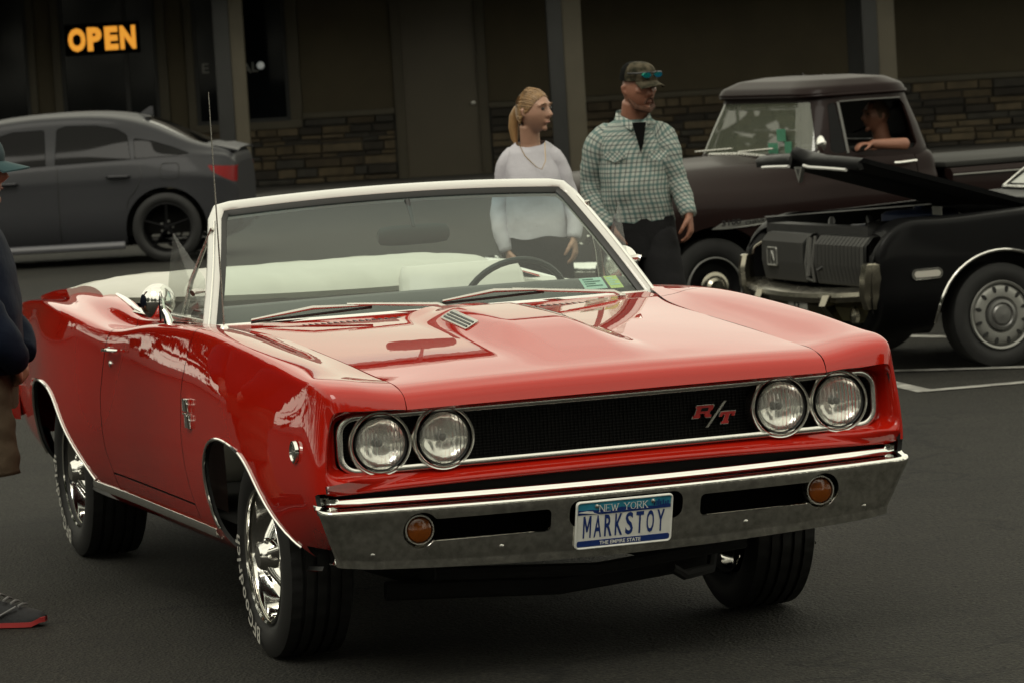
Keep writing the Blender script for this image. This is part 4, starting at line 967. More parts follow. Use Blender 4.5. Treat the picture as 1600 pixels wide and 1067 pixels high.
#      x    yr  zr   ym  zm   yc  zc    yb  zb    yg  zg   zt
CS = [(-.80, .62, .34, .70, .52, .72, .66, .66, .80, .54, .865, .875), (-.77, .66, .30, .77, .52, .78, .68, .73, .86, .60, .935, .95), (-.70, .72, .25, .83, .52, .84, .72, .77, .905, .64, .985, 1.0),
      (-.50, .80, .20, .88, .52, .885, .76, .80, .93, .66, 1.03, 1.045), (-.25, .82, .18, .90, .52, .895, .78, .82, .945, .67, 1.085, 1.11), (.10, .83, .18, .90, .52, .89, .78, .835, .945, .655, 1.245, 1.285), (.40, .83, .18, .895, .52, .885, .775, .84, .94, .665, 1.335, 1.375),
      (.90, .83, .18, .895, .52, .885, .77, .845, .93, .67, 1.375, 1.415), (1.40, .83, .18, .895, .52, .885, .76, .845, .915, .67, 1.36, 1.40), (1.90, .83, .18, .895, .52, .885, .75, .84, .90, .67, 1.25, 1.30), (2.35, .83, .18, .90, .52, .89, .73, .83, .885, .66, 1.02, 1.05),
      (2.70, .83, .19, .90, .52, .885, .71, .81, .84, .66, .92, .95), (3.20, .80, .20, .87, .50, .855, .66, .76, .77, .58, .83, .855), (3.50, .72, .22, .80, .46, .79, .58, .68, .69, .50, .74, .76), (3.72, .58, .26, .66, .42, .65, .50, .56, .58, .40, .62, .64)]
def crow(s):
    x, yr, zr, ym, zm, yc, zc, yb, zb, yg, zg, zt = s
    if x < -.30: x = -.30 + (x + .30) * .72
    return [(x, 0, zr - .03), (x, -yr + .06, zr - .03), (x, -yr, zr), (x, -ym, (zr + zm) / 2), (x, -ym, zm), (x, -yc, zc - .02), (x, -yc - .006, zc + .012), (x, -yb - .012, zb - .02), (x, -yb + .005, zb + .004), (x, -yb + .012, zb + .035),
            (x, -(yb * .45 + yg * .55), zb * .45 + zg * .55), (x, -yg - .035, zg - .022), (x, -yg + .02, zg + .012), (x, -yg * .6, zt - .004), (x, 0, zt)]
def shell(rows, nu, nv): 
    P_, N_ = surf(rows, nu, nv); return grid_mesh(P_, N_)
cV, cN, cF = shell([crow(s) for s in CS], 200, 96)
def inpoly(V, poly, ax=(0, 2)): return sdf_poly(np.asarray(V)[:, list(ax)], poly)
cW = [[(1.005, .945), (.985, 1.268), (.90, 1.295), (.62, 1.285), (.43, 1.245), (.335, 1.185), (.30, .962)], [(.262, .965), (.275, 1.15), (.10, 1.115), (-.10, 1.045), (-.24, .985), (-.10, .968)], [(1.09, .942), (1.10, 1.27), (1.40, 1.265), (1.75, 1.17), (2.10, .985), (2.08, .92)]]
cTop = [[(-.36, -.52), (-.36, .60), (.22, .60), (.22, -.50)], [(1.70, -.60), (1.70, .60), (2.42, .60), (2.42, -.62)]]
arches = np.minimum(-sdf_poly(cV[:, [0, 2]], arch_poly(0, .315, .375, -.2)), -sdf_poly(cV[:, [0, 2]], arch_poly(2.735, .315, .375, -.2)))
arches = np.where((cV[:, 2] < .85) & (np.abs(cV[:, 1]) > .5), arches, 1)
cV, cN, cF = clip(cV, cN, cF, arches)
ctl = [(-.70, .845), (-.56, .852), (-.41, .866), (-.44, .815), (-.54, .752), (-.63, .705), (-.70, .70)]
lampv = np.where(cV[:, 2] > .6, inpoly(cV, ctl), -1)
def sidewin(V): 
    V = np.asarray(V); s = np.full(len(V), -1.0)
    for p_ in cW: s = np.maximum(s, inpoly(V, p_))
    s = np.where(V[:, 2] > .9, s, -1); s = np.where(np.abs(V[:, 1]) > .5, s, -1)
    t = np.full(len(V), -1.0)
    for p_ in cTop: t = np.maximum(t, inpoly(V, p_, (0, 1)))
    t = np.where((V[:, 2] > 1.0) & (np.abs(V[:, 1]) < .64), t, -1)
    return np.maximum(s, t)
body = clip(cV, cN, cF, np.minimum(-sidewin(cV) - .002, -lampv)); ql = clip(cV, cN, cF, lampv)
q = clip(cV, cN, cF, sidewin(cV) - .002)
for mir in (False, True):
    panel('body', *body, M['greyp'], civ, rim=.012, mirror=mir)
    panel('window_glass', *q, M['tint'], civ, rim=0, mirror=mir); panel('tail_lamp', *ql, M['tail'], civ, rim=0, mirror=mir)
def cside(x, z, V=cV):
    m_ = V[:, 1] < -.4; W_ = V[m_]; d = (W_[:, 0] - x) ** 2 + (W_[:, 2] - z) ** 2; k = np.argsort(d)[:3]; return float(W_[k, 1].mean())
for s in (1, -1):
    for (hx, hz) in ((.42, .805), (1.46, .79)):
        y = cside(hx, hz) * s
        h = MB().tube([(hx - .11, y * 1.0, hz), (hx - .09, y * 1.035, hz + .003), (hx + .08, y * 1.035, hz + .006), (hx + .11, y * 1.0, hz + .006)], [.012, .018, .018, .012], 8, flat=.8).build('door_handle', M['greyp'], civ)
    for xs_ in (.98, 2.08):
        MB().tube([(xs_, cside(xs_, z) * s * 1.001, z) for z in np.linspace(.22, .92, 14)], .004, 5).build('door_seam', M['black'], civ)
    MB().tube([(x, cside(x, z) * s * 1.001, z) for x, z in ((.22, .92), (.20, .80), (.26, .68), (.33, .60), (.36, .50))], .004, 5).build('door_seam', M['black'], civ)
    fl = [(-.06 + a, .835 + b) for a, b in rrect(-.085, .085, -.07, .07, .035)]
    MB().tube([(x, cside(x, z) * s * 1.001, z) for x, z in fl], .004, 5, closed=True).build('fuel_flap', M['black'], civ)
    MB().tube([(x, cside(x, .20) * s * 1.01, .175) for x in np.linspace(.40, 2.32, 12)], [.03] * 12, 8, flat=1.2).build('side_sill', M['steel'] if False else mat('grey_sill', (.10, .10, .11), .4), civ)
    MB().tube([(-.655, s * .62, .30), (-.65, s * .66, .42), (-.635, s * .74, .50)], .03, 8).build('bumper_vent', M['black'], civ)
rc_ = surf([crow(q_) for q_ in CS], 200, 96)[0][0]; rc_ = [tuple(p) for p in rc_] + [(p[0], -p[1], p[2]) for p in rc_[::-1]]
MB().add([(-.665, 0, .6)] + rc_, [(0, i + 1, (i + 1) % len(rc_) + 1) for i in range(len(rc_))]).build('rear_panel', M['greyp'], civ)
for x in (0, 2.735):
    for s in (1, -1):
        wv = MB().lathe([(0, .215), (.004, .225), (.02, .215), (.10, .205), (.2, .205)], (0, 0, 0), 'y', 40).build('wheel', M['rimd'], civ); wv.location = (x, s * .885, .320); wv.rotation_euler = (0, 0, 0 if s < 0 else math.pi)
        simple_tyre((0, .10, 0), .322, .225, .215, wv); sp_ = MB()
        for k in range(5): a = k * 1.2566 + .3; sp_.tube([(.03 * math.cos(a), .012, .03 * math.sin(a)), (.21 * math.cos(a), .02, .21 * math.sin(a))], [.028, .02], 6, flat=.5)
        sp_.lathe([(-.005, 0), (.0, .03), (.03, .05)], (0, 0, 0), 'y', 14); tag(sp_.build('spokes', M['rimd'], wv), kind=None)
        for k in range(5): a = k * 1.2566; MB().lathe([(-.006, 0), (-.004, .011), (.03, .011)], (.055 * math.cos(a), .005, .055 * math.sin(a)), 'y', 8).build('lug_nut', M['rib'], wv)
MB().add(*loft([[(-.47 + dx, y, z - .012) for dx, z in ((-.20, 1.005 - .02 * abs(y / .6) ** 4), (-.205, 1.02 - .02 * abs(y / .6) ** 4), (-.05, 1.062 - .02 * abs(y / .6) ** 4), (.03, 1.055), (.0, 1.03))] for y in np.linspace(-.62, .62, 15)])).build('boot_spoiler', M['greyp'], civ)
MB().add(*loft([[(.18 + a, y * b, c) for a, c, b in ((.13, 1.36, 1), (.0, 1.345, 1), (.0, 1.425, .3), (.03, 1.425, .3))] for y in (-.03, .03)])).build('roof_fin', M['greyp'], civ, smooth=False)
MB().box((-.5, -.62, .25), (3.3, .62, .62)).build('floor_pan', M['under'], civ, smooth=False)

# ------------------------------------------------------------------ old pickup
trk = thing('pickup_truck', 'dark maroon vintage pickup with rounded cab parked nose-left in front of the stone wall', 'truck', (.9023, 24.5202, 0), R(180 + 25), scale=.883)
#      x    y0  z0   y1   z1   y2   z2   y3  z3   y4   z4   y5   z5    zc
TS = [(.84, .60, .50, .76, .66, .78, .80, .70, .90, .58, .98, .46, 1.02, 1.04), (.80, .70, .46, .86, .66, .88, .82, .80, .94, .64, 1.03, .50, 1.07, 1.09), (.70, .80, .44, .93, .66, .94, .84, .87, .96, .72, 1.06, .58, 1.11, 1.135),
      (.40, .86, .42, .955, .66, .955, .86, .90, .975, .765, 1.075, .64, 1.135, 1.165), (.00, .88, .42, .955, .66, .955, .86, .91, .975, .785, 1.085, .67, 1.15, 1.185), (-.40, .88, .42, .95, .66, .95, .86, .91, .98, .80, 1.095, .69, 1.16, 1.195),
      (-.72, .86, .42, .92, .66, .935, .86, .90, .99, .82, 1.105, .72, 1.165, 1.20), (-.95, .85, .42, .91, .66, .925, .86, .905, 1.0, .86, 1.12, .82, 1.18, 1.18), (-1.40, .85, .42, .91, .66, .925, .86, .905, 1.0, .87, 1.12, .83, 1.18, 1.18),
      (-1.72, .85, .42, .91, .66, .925, .86, .905, 1.0, .865, 1.12, .82, 1.18, 1.18), (-1.83, .82, .42, .88, .66, .895, .86, .87, 1.0, .83, 1.12, .78, 1.17, 1.17), (-1.86, .74, .44, .78, .66, .79, .86, .77, 1.0, .74, 1.10, .70, 1.15, 1.15)]
def trow(s):
    x, y0, z0, y1, z1, y2, z2, y3, z3, y4, z4, y5, z5, zc = s
    return [(x, -y0 + .06, z0 - .05), (x, -y0, z0), (x, -y1, z1 - .05), (x, -y1 - .004, z1 + .06), (x, -y2 - .006, z2), (x, -y2 + .004, z2 + .055), (x, -y3, z3), (x, -y3 + .03, z3 + .03), (x, -y4, z4), (x, -y5, z5 - .005), (x, -y5 + .06, z5 + .01), (x, -y5 * .5, zc), (x, 0, zc + .004)]
tV, tN, tF = shell([trow(s) for s in TS][::-1], 170, 80)
ar = np.where((tV[:, 2] < .9) & (np.abs(tV[:, 1]) > .5), -sdf_poly(tV[:, [0, 2]], arch_poly(0, .36, .405, -.2, e=1.06)), 1)
tV, tN, tF = clip(tV, tN, tF, ar)
for mir in (False, True):
    for nm_, fs in (('front_fender', [lambda v: v[:, 0] + .70 + .003]), ('door', [lambda v: -.70 - .003 - v[:, 0], lambda v: v[:, 0] + 1.66]), ('cab_corner', [lambda v: -1.666 - v[:, 0]])):
        panel(nm_, *region(tV, tN, tF, *fs), M['maroon'], trk, mirror=mir)
# greenhouse: stacked plan outlines
def plan(x0, x1, yv, r, n=14): return rrect(x0, x1, -yv, yv, r, n)
gl = [(-1.85, -.79, .845, .18, 1.15), (-1.845, -.81, .84, .18, 1.19), (-1.82, -.865, .79, .20, 1.36), (-1.79, -.92, .735, .22, 1.52), (-1.78, -.935, .72, .23, 1.585), (-1.79, -.885, .735, .24, 1.605), (-1.77, -.91, .72, .25, 1.655), (-1.69, -1.0, .64, .27, 1.705), (-1.50, -1.15, .45, .17, 1.728), (-1.37, -1.27, .2, .05, 1.733)]
GR = []
for x0, x1, yv, r, z in gl:
    base = plan(x0, x1, yv, r); Dn = []
    for a, b in zip(base, base[1:] + base[:1]):
        k = 14 if math.hypot(b[0] - a[0], b[1] - a[1]) > .18 or base.index(a) % 15 == 14 else 1
        Dn += [(a[0] + (b[0] - a[0]) * i / k, a[1] + (b[1] - a[1]) * i / k, z) for i in range(k)]
    GR.append(Dn)
nmin = len(GR[0]); GR = [g_ if len(g_) == nmin else g_ for g_ in GR]; GA = np.array([g_[:nmin] for g_ in GR]); GA = np.concatenate([GA, GA[:, :1]], 1)
tz = np.r_[0, np.cumsum([.05, .17, .17, .07, .03, .05, .07, .15, .1])]; 
Gd = np.stack([np.stack([np.interp(np.linspace(0, tz[-1], 120), tz, GA[:, k, c]) for k in range(GA.shape[1])], 0) for c in range(3)], -1).transpose(1, 0, 2)
Gs = Gd.copy(); 
for _ in range(2): Gs[1:-1] = (Gs[:-2] + 2 * Gs[1:-1] + Gs[2:]) / 4
gN = grid_normals(Gs); gV, gNn, gF = grid_mesh(Gs, gN)
cen = Gs.reshape(-1, 3) - np.array([-1.3, 0, 1.3]); 
if (gNn * cen).sum(1).mean() < 0: gNn = -gNn; gF = [f_[::-1] for f_ in gF]
def twin(V):
    V = np.asarray(V); s = np.full(len(V), -1.0)
    for p_ in ([(-1.15, 1.195), (-1.15, 1.545), (-1.64, 1.545), (-1.675, 1.50), (-1.70, 1.23), (-1.66, 1.195)], [(-1.0, 1.215), (-1.06, 1.53), (-1.09, 1.545), (-1.115, 1.545), (-1.115, 1.195), (-1.01, 1.195)]):
        s = np.maximum(s, np.where(np.abs(V[:, 1]) > .6, sdf_poly(V[:, [0, 2]], p_), -1))
    t = np.minimum(sdf_poly(V[:, [1, 2]], rrect(-.80, .80, 1.205, 1.555, .04)), V[:, 0] + .895 + .22 * (V[:, 2] - 1.2)); t = np.where(V[:, 0] > -1.25, t, -1)
    r2 = np.where(V[:, 0] < -1.6, sdf_poly(V[:, [1, 2]], rrect(-.5, .5, 1.25, 1.52, .06)), -1)
    return s, np.maximum(t, r2)
s_, t_ = twin(gV); panel('cab_roof', *clip(gV, gNn, gF, -np.maximum(s_, t_) - .001), M['maroon'], trk, rim=.02)
M['tws'] = glassmat('truck_windshield', (.40, .45, .40), 1.9, haze=.30, hcol=(.20, .215, .165))  # diffuse pale haze put into the glass in place of its sky reflection
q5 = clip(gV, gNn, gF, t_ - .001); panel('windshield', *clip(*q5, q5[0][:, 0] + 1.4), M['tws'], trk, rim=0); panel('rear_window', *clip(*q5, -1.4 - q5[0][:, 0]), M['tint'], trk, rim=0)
q = clip(gV, gNn, gF, s_ - .001)
q3 = clip(*q, q[0][:, 0] + 1.13)
for s in (1, -1): panel('vent_window', *clip(*q3, s * q3[0][:, 1]), M['tint'], trk, rim=0)
MB().tube([Gs[i, k] + np.array([0, 0, 0]) for i in (66,) for k in range(0, Gs.shape[1] - 1)], .014, 6, closed=True).build('drip_rail', M['maroon'], trk)
MB().tube([(-1.132, .845, 1.19), (-1.132, .79, 1.37), (-1.132, .735, 1.545)], .011, 6).build('window_post', M['rib'], trk)
MB().tube([(-1.15, .725, 1.548), (-1.40, .725, 1.550), (-1.64, .725, 1.548)], .007, 6).build('window_trim', M['rib'], trk)
MB().box((-1.80, -.76, .45), (-.75, .76, .50)).build('cab_floor', M['under'], trk, smooth=False)
MB().box((-1.82, -.72, .48), (-1.60, .72, 1.22), bev=.05).build('bench_seat', M['dash'], trk); MB().box((-.95, -.74, .9), (-.78, .74, 1.17), bev=.04).build('dashboard', M['dash'], trk)
MB().box((-1.0, -.6, .42), (.7, .6, .95)).build('engine_bay', M['under'], trk, smooth=False)
# bed
for s in (1, -1):
    k = MB(); k.add(*loft([[(x, s * y, z) for y, z in ((.86, .45), (.90, .62), (.915, .85), (.905, 1.0), (.88, 1.03), (.80, 1.03), (.80, .98), (.84, .95), (.84, .5))] for x in (-1.93, -2.4, -3.0, -3.7)])); k.build('bed_side', M['maroon'], trk)
    MB().tube([(-1.93, s * .915, .985), (-3.7, s * .915, .985)], .006, 6).build('bed_trim', M['silver'], trk)
MB().box((-3.7, -.80, 1.035), (-1.94, .80, 1.075), bev=.015).build('bed_cover', mat('grey_bed_cover', (.030, .030, .028), .7, var=.3, vscale=3, spec=.1), trk); MB().box((-3.7, -.82, .5), (-1.93, .82, .6)).build('bed_floor', M['under'], trk, smooth=False)
MB().box((-3.74, -.85, .5), (-3.71, .85, 1.02), bev=.01).build('tailgate', M['maroon'], trk)
for x in (0, -2.9):
    for s in (1, -1):
        wv = MB().lathe([(0, .198), (-.004, .206), (.012, .20), (.03, .18), (.05, .165), (.055, .11), (.03, .10)], (0, 0, 0), 'y', 40).build('wheel', M['rimd'], trk); wv.location = (x, s * .905, .345); wv.rotation_euler = (0, 0, math.pi if s > 0 else 0)
        simple_tyre((0, .09, 0), .345, .20, .205, wv)
        MB().lathe([(.03, .112), (.0, .108), (-.012, .09), (-.012, .07), (-.03, .05), (-.035, 0)], (0, 0, 0), 'y', 30).build('hub_cap', M['bronze'], wv)
        MB().lathe([(-.004, .198), (-.010, .203), (-.004, .212)], (0, 0, 0), 'y', 40).build('trim_ring', M['rib'], wv)
# spear badge with lettering
def tside(x, z):
    W_ = tV[tV[:, 1] < -.4]; d = (W_[:, 0] - x) ** 2 + (W_[:, 2] - z) ** 2; k = np.argsort(d)[:3]; return float(W_[k, 1].mean())
bp_ = MB(); sy = lambda x, z, o=0: -tside(x, z) + o
out_ = [(.03, .745), (-.05, .742), (-.30, .752), (-.50, .772), (-.655, .800), (-.60, .803), (-.45, .798), (-.25, .790), (-.10, .785), (-.05, .785)]
bp_.add([(x, sy(x, z, .012), z) for x, z in out_] + [(x, sy(x, z, -.01), z) for x, z in out_], [tuple(range(10)), tuple(range(19, 9, -1))] + [(i, 10 + i, 10 + (i + 1) % 10, (i + 1) % 10) for i in range(10)])
bg_ = bp_.build('fender_badge', M['silver'], trk, smooth=False)
def badge_text(txt, x0, x1, z0, dz, h, m_, nm_, parent, bold=.0):
    V, F = text_geo(txt, .1, bold); a0 = min(p.x for p in V); a1 = max(p.x for p in V); b0 = min(p.y for p in V); b1 = max(p.y for p in V); k = MB()
    W_ = []
    for p in V:
        t = (p.x - a0) / (a1 - a0); x = x0 + (x1 - x0) * t; z = z0 + dz * t + (p.y - b0) / (b1 - b0) * h; W_.append((x, sy(x, z, .016), z))
    k.add(W_, F); return k.build(nm_, m_, parent, smooth=False)
badge_text('CHEVROLET', -.22, -.50, .760, .020, .024, M['black'], 'badge_lettering', bg_, .002); badge_text('3100', -.04, -.19, .762, .006, .040, M['black'], 'badge_lettering', bg_, .003)
# wiper cluster, mirror, handle, stickers
k = MB(); k.tube([(-.62, .60, 1.20), (-.66, .20, 1.210), (-.68, -.35, 1.205)], [.012, .016, .012], 8); k.tube([(-.70, .05, 1.225), (-.76, .45, 1.245)], .007, 6); k.tube([(-.70, -.60, 1.225), (-.76, -.15, 1.245)], .007, 6); k.build('wiper_assembly', M['steel'], trk)
k = MB(); k.tube([(-.84, .875, 1.17), (-.85, .93, 1.20), (-.86, .95, 1.245)], .011, 6); k.lathe([(-.012, 0), (-.01, .05), (.004, .06), (.02, .045), (.035, 0)], (-.86, .955, 1.27), 'x', 18); k.build('wing_mirror', M['chrome'], trk)
MB().tube([(-1.47, .905, 1.10), (-1.49, .93, 1.10), (-1.60, .93, 1.105), (-1.63, .915, 1.105)], .014, 8).build('door_handle', M['chrome'], trk)
for (yy, zz, wv, hv) in ((.40, 1.245, .13, .075), (.56, 1.25, .09, .08), (.47, 1.335, .12, .085)):
    x = -.79 - (zz - 1.19) * .34 + .02 - (max(0, yy - .5) * .5); MB().box((x - .002, yy - wv / 2, zz - hv / 2), (x + .004, yy + wv / 2, zz + hv / 2)).build('windshield_sticker', M['sticka'], trk, smooth=False)
for s in (1, -1): MB().lathe([(0, .13), (.04, .12), (.05, .10), (.06, 0)], (.82, s * .62, .82), 'x', 20).build('headlight', M['chrome'], trk)
MB().tube([(.84, -.85, .52), (.95, -.7, .52), (.98, 0, .52), (.95, .7, .52), (.84, .85, .52)], .07, 10).build('front_bumper', M['chrome'], trk)

# ------------------------------------------------------------------ black coupe with its bonnet open
cou = thing('coupe_car', 'black vintage coupe with its long hood propped open and slotted silver wheels', 'car', (2.301, 21.569, 0), R(180 + 20), scale=.93)
KS = [(.79, .74, .30, .84, .50, .86, .68, .84, .815, .72, .835), (.77, .80, .28, .885, .50, .90, .69, .87, .840, .73, .860), (.70, .83, .27, .905, .50, .912, .70, .885, .872, .735, .890), (.40, .85, .26, .915, .50, .918, .70, .89, .895, .74, .910),
      (.00, .86, .25, .92, .50, .92, .70, .89, .905, .745, .915), (-.40, .86, .24, .92, .50, .918, .70, .885, .92, .75, .93), (-1.0, .86, .24, .915, .50, .91, .70, .87, .93, .77, .945), (-1.8, .86, .24, .915, .50, .91, .70, .87, .92, .74, .95),
      (-2.6, .86, .25, .92, .50, .92, .70, .885, .92, .70, .96), (-3.3, .84, .28, .90, .50, .90, .70, .86, .90, .64, .93), (-3.7, .76, .34, .83, .50, .83, .70, .79, .87, .58, .89)]
def krow(s):
    x, y0, z0, y1, z1, y2, z2, y3, z3, y4, z4 = s
    d_ = .034 * float(sstep(-1.6, -.3, x)); z3 -= d_; z4 -= d_; z2 -= d_ * .6
    k = .09 * float(sstep(.45, .80, x)); xa, xb_2 = x - k * .35, x - k
    return [(x, -y0 + .08, z0 - .04), (x, -y0, z0), (x, -y1, (z0 + z1) / 2), (x, -y1, z1), (x, -y2, z2), (xa, -y3 - .012, z3 - .05), (xb_2, -y3 - .004, z3), (xb_2, -y3 + .03, z3 + .008), (xb_2, -(y3 + y4) / 2, z4 - .003), (xb_2, -y4, z4)]
kV, kN, kF = shell([krow(s) for s in KS][::-1], 200, 60)
ka = np.minimum(-sdf_poly(kV[:, [0, 2]], arch_poly(0, .30, .365, -.2, e=1.1)), -sdf_poly(kV[:, [0, 2]], arch_poly(-2.75, .30, .365, -.2, e=1.1)))
ka = np.where((kV[:, 2] < .75), ka, 1); kV, kN, kF = clip(kV, kN, kF, ka)
for mir in (False, True):
    for nm_, fs in (('fender', [lambda v: v[:, 0] + .62]), ('door', [lambda v: -.626 - v[:, 0], lambda v: v[:, 0] + 1.75]), ('quarter_panel', [lambda v: -1.756 - v[:, 0]])): panel(nm_, *region(kV, kN, kF, *fs), M['blackp'], cou, mirror=mir)
    s = 1 if mir else -1
    W_ = kV[kV[:, 1] < -.4]
    def kside(x, z): d = (W_[:, 0] - x) ** 2 + (W_[:, 2] - z) ** 2; k_ = np.argsort(d)[:3]; return -float(W_[k_, 1].mean())
    MB().tube([(.365 * 1.1 * math.cos(a), s * (kside(.365 * 1.1 * math.cos(a), .30 + .365 * math.sin(a)) + .002), .30 + .365 * math.sin(a)) for a in np.linspace(-.05, math.pi, 26)], .009, 6).build('wheel_arch_trim', M['chrome'], cou)
    mk_ = MB(); pr_ = rrect(.375, .565, .535, .595, .028); mk_.add([(x, s * (kside(x, z) + .010), z) for x, z in pr_] + [(x, s * (kside(x, z) - .01), z) for x, z in pr_], [tuple(range(len(pr_)))] + [(i, len(pr_) + i, len(pr_) + (i + 1) % len(pr_), (i + 1) % len(pr_)) for i in range(len(pr_))])
    mo = mk_.build('side_marker', M['chrome'], cou, smooth=False); pr2 = rrect(.39, .55, .547, .583, .018)
    MB().add([(x, s * (kside(x, z) + .0125), z) for x, z in pr2], [tuple(range(len(pr2)))]).build('marker_lens', mat('milky_lens', (.42, .40, .36), .4), mo, smooth=False)
    # inner wing, bay edge
    MB().add(*loft([[(x, s * .738, .868), (x, s * .70, .862), (x, s * .69, .78), (x, s * .66, .5)] for x in (.72, .3, -.1, -.45)], closed=False)).build('inner_wing', M['engine'], cou, smooth=False)
# front: grille halves, latch, header
def gpanel(y0, y1):
    n_ = 20; rows = []; 
    for z, xo in ((.50, .0), (.515, .035), (.62, .055), (.735, .050), (.785, .0), (.79, -.06)):
        rows.append([(.735 + xo + .02 * (1 - abs(y) / .7), y, z) for y in np.linspace(y0, y1, n_)])
    k = MB().add(*loft(rows, closed=False)); return k.build('headlight_door', M['mesh'], cou, angle=60)
for (y0, y1) in ((-.60, .02), (.17, .80)):
    o = gpanel(y0, y1); rb_ = MB()
    for y in np.arange(y0 + .014, y1, .048): 
        b_ = .02 * (1 - abs(y) / .7); rb_.add(*loft([[(.735 + xo + b_ + .001, y - .006, z), (.735 + xo + b_ + .020, y, z), (.735 + xo + b_ + .001, y + .006, z)] for z, xo in ((.505, .02), (.515, .035), (.62, .055), (.735, .050), (.783, .005))], closed=False))
    tag(rb_.build('grille_rib', mat('grille_rib_grey', (.06, .06, .056), .4, .3), o, smooth=False), kind='stuff')
k = MB(); k.tube([(.79, .055, .78), (.82, .055, .62), (.81, .055, .53), (.81, .145, .52), (.82, .145, .62), (.79, .145, .78)], .011, 6); k.tube([(.80, .10, .77), (.825, .10, .55)], .014, 6); k.build('hood_latch_post', M['rib'], cou)
k = MB(); pr_ = rrect(-.065, .065, -.05, .05, .008); k.add([(.806, -.44 + u, .645 + v) for u, v in pr_] , [tuple(range(len(pr_)))]); k.tube([(.810, -.44 + u, .645 + v) for u, v in pr_], .007, 5, closed=True); k.tube([(.810, -.47, .62), (.810, -.44, .675), (.810, -.41, .62)], .007, 5); k.build('grille_emblem', M['silver'], cou, smooth=False)
MB().box((.60, -.70, .50), (.72, .70, .83)).build('radiator_support', M['engine'], cou, smooth=False)
# rounded fender noses closing the front corners, with a bright inner edge
for s in (-1, 1):
    rg = []
    for t in np.linspace(0, 1, 9):
        a = t * math.pi / 2; x = .79 + .0 * t; rg.append([(.80 - .02 * t, s * (.905 - .004 * t), .60), (.825 - .01 * t, s * (.87 - .045 * t), .60), (.835, s * (.875 - .06 * t), .60 + .18 * t), (.82 - .03 * t, s * (.86 - .09 * t), .80 + .075 * t), (.78 - .10 * t, s * (.84 - .10 * t), .88 + .022 * t)])
    cr_ = bspl([(.80, .895, .36), (.81, .905, .50), (.80, .895, .64), (.755, .875, .725), (.69, .84, .785), (.52, .76, .848)], 16); ci = bspl([(.76, .80, .36), (.77, .82, .50), (.775, .815, .68), (.73, .800, .69), (.66, .765, .745), (.52, .735, .80)], 16); cb = ci - np.array([.12, .02, .0])
    MB().add(*loft([[(x, s * y, z) for x, y, z in c_] for c_ in (np.array(cr_), np.array(ci) + [.02, .02, .01], np.array(ci), cb)], closed=False)).build('fender_nose', M['blackp'], cou)
    MB().tube([(x + .004, s * (y + .004), z + .004) for x, y, z in ci[5:]], .009, 6).build('nose_trim', M['bronze'], cou)
# bumper with upright ends, valance, plate
bR = []
for y in np.linspace(-.80, .80, 21):
    t = abs(y) / .80; x = .91 - .09 * t ** 2.5; z = .455 + .025 * t ** 2
    bR.append([(x - .12, y, z + .030), (x - .04, y, z + .030), (x + .010, y, z + .004), (x + .018, y, z - .02), (x + .008, y, z - .05), (x - .07, y, z - .06)])
bo = MB().add(*loft(bR)).build('front_bumper', M['bronze'], cou)
for s in (-1, 1):
    rg = []
    for z, x, y, wq in ((.645, .80, .855, .040), (.637, .812, .858, .044), (.56, .83, .858, .044), (.46, .83, .845, .046), (.385, .80, .83, .044), (.375, .78, .82, .035)):
        rg.append([(x, s * (y - wq), z), (x + .02, s * (y - wq + .02), z), (x + .012, s * (y + wq * .6), z), (x - .06, s * (y + wq), z), (x - .17, s * (y + wq), z), (x - .17, s * (y + wq - .03), z), (x - .05, s * (y - wq), z)])
    MB().add(*loft(rg)).build('bumper_end', M['bronze'], bo, angle=40)
MB().add(*loft([[(.76 - .05 * abs(y) ** 2, y, .44), (.80 - .05 * abs(y) ** 2, y, .38), (.76 - .05 * abs(y) ** 2, y, .30), (.70, y, .29)] for y in np.linspace(-.80, .80, 13)], closed=False)).build('front_valance', M['gold'], cou)
for y in (-.42, .50): MB().add(*loft([[(.90, y - .03, .46), (.93, y, .46), (.90, y + .03, .46), (.84, y, .46)], [(.93, y - .025, .40), (.955, y, .40), (.93, y + .025, .40), (.86, y, .40)], [(.84, y - .03, .29), (.86, y, .29), (.84, y + .03, .29), (.80, y, .29)]])).build('bumper_guard', M['bronze'], cou, smooth=False)
pm = MB().box((.90, -.03, .325), (.906, .23, .46), bev=.002).build('license_plate', mat('dull_plate', (.20, .20, .18), .5, var=.4, vscale=18), cou); k = MB(); k.tube([(.908, .06, .39), (.908, .09, .42), (.908, .12, .39), (.908, .10, .36)], .006, 5, closed=True); k.build('plate_mark', M['black'], pm)
for y in (.66,): MB().lathe([(0, .05), (.02, .045), (.03, 0)], (.80, y, .345), 'x', 14).build('turn_signal', M['bronze'], cou)
# engine bay contents
eng = MB().box((-.30, -.26, .45), (.42, .26, .74), bev=.03).build('engine_block', M['engine'], cou)
for s in (-1, 1): MB().box((-.28, s * .30 - .09, .70), (.34, s * .30 + .09, .80), bev=.025).build('valve_cover', M['blueeng'], eng)
MB().lathe([(0, .02), (0, .21), (.015, .225), (.06, .225), (.075, .20), (.08, .04), (.10, .03), (.10, 0)], (.05, 0, .80), 'z', 28).build('air_cleaner', M['blueeng'], eng)
MB().box((.13, .34, .86), (.135, .46, .91)).build('engine_decal', mat('decal', (.22, .22, .20), .5), eng, smooth=False)
hs = MB(); rr2 = random.Random(8)
for i in range(16):
    p = Vector((rr2.uniform(-.3, .6), rr2.uniform(-.6, .6), rr2.uniform(.68, .80))); q_ = p + Vector((rr2.uniform(-.25, .3), rr2.uniform(-.3, .3), rr2.uniform(-.12, .06))); hs.tube([p, p.lerp(q_, .5) + Vector((0, 0, .06)), q_], rr2.choice((.008, .012, .02)), 6)
tag(hs.build('hose', M['engine'], eng), kind='stuff')
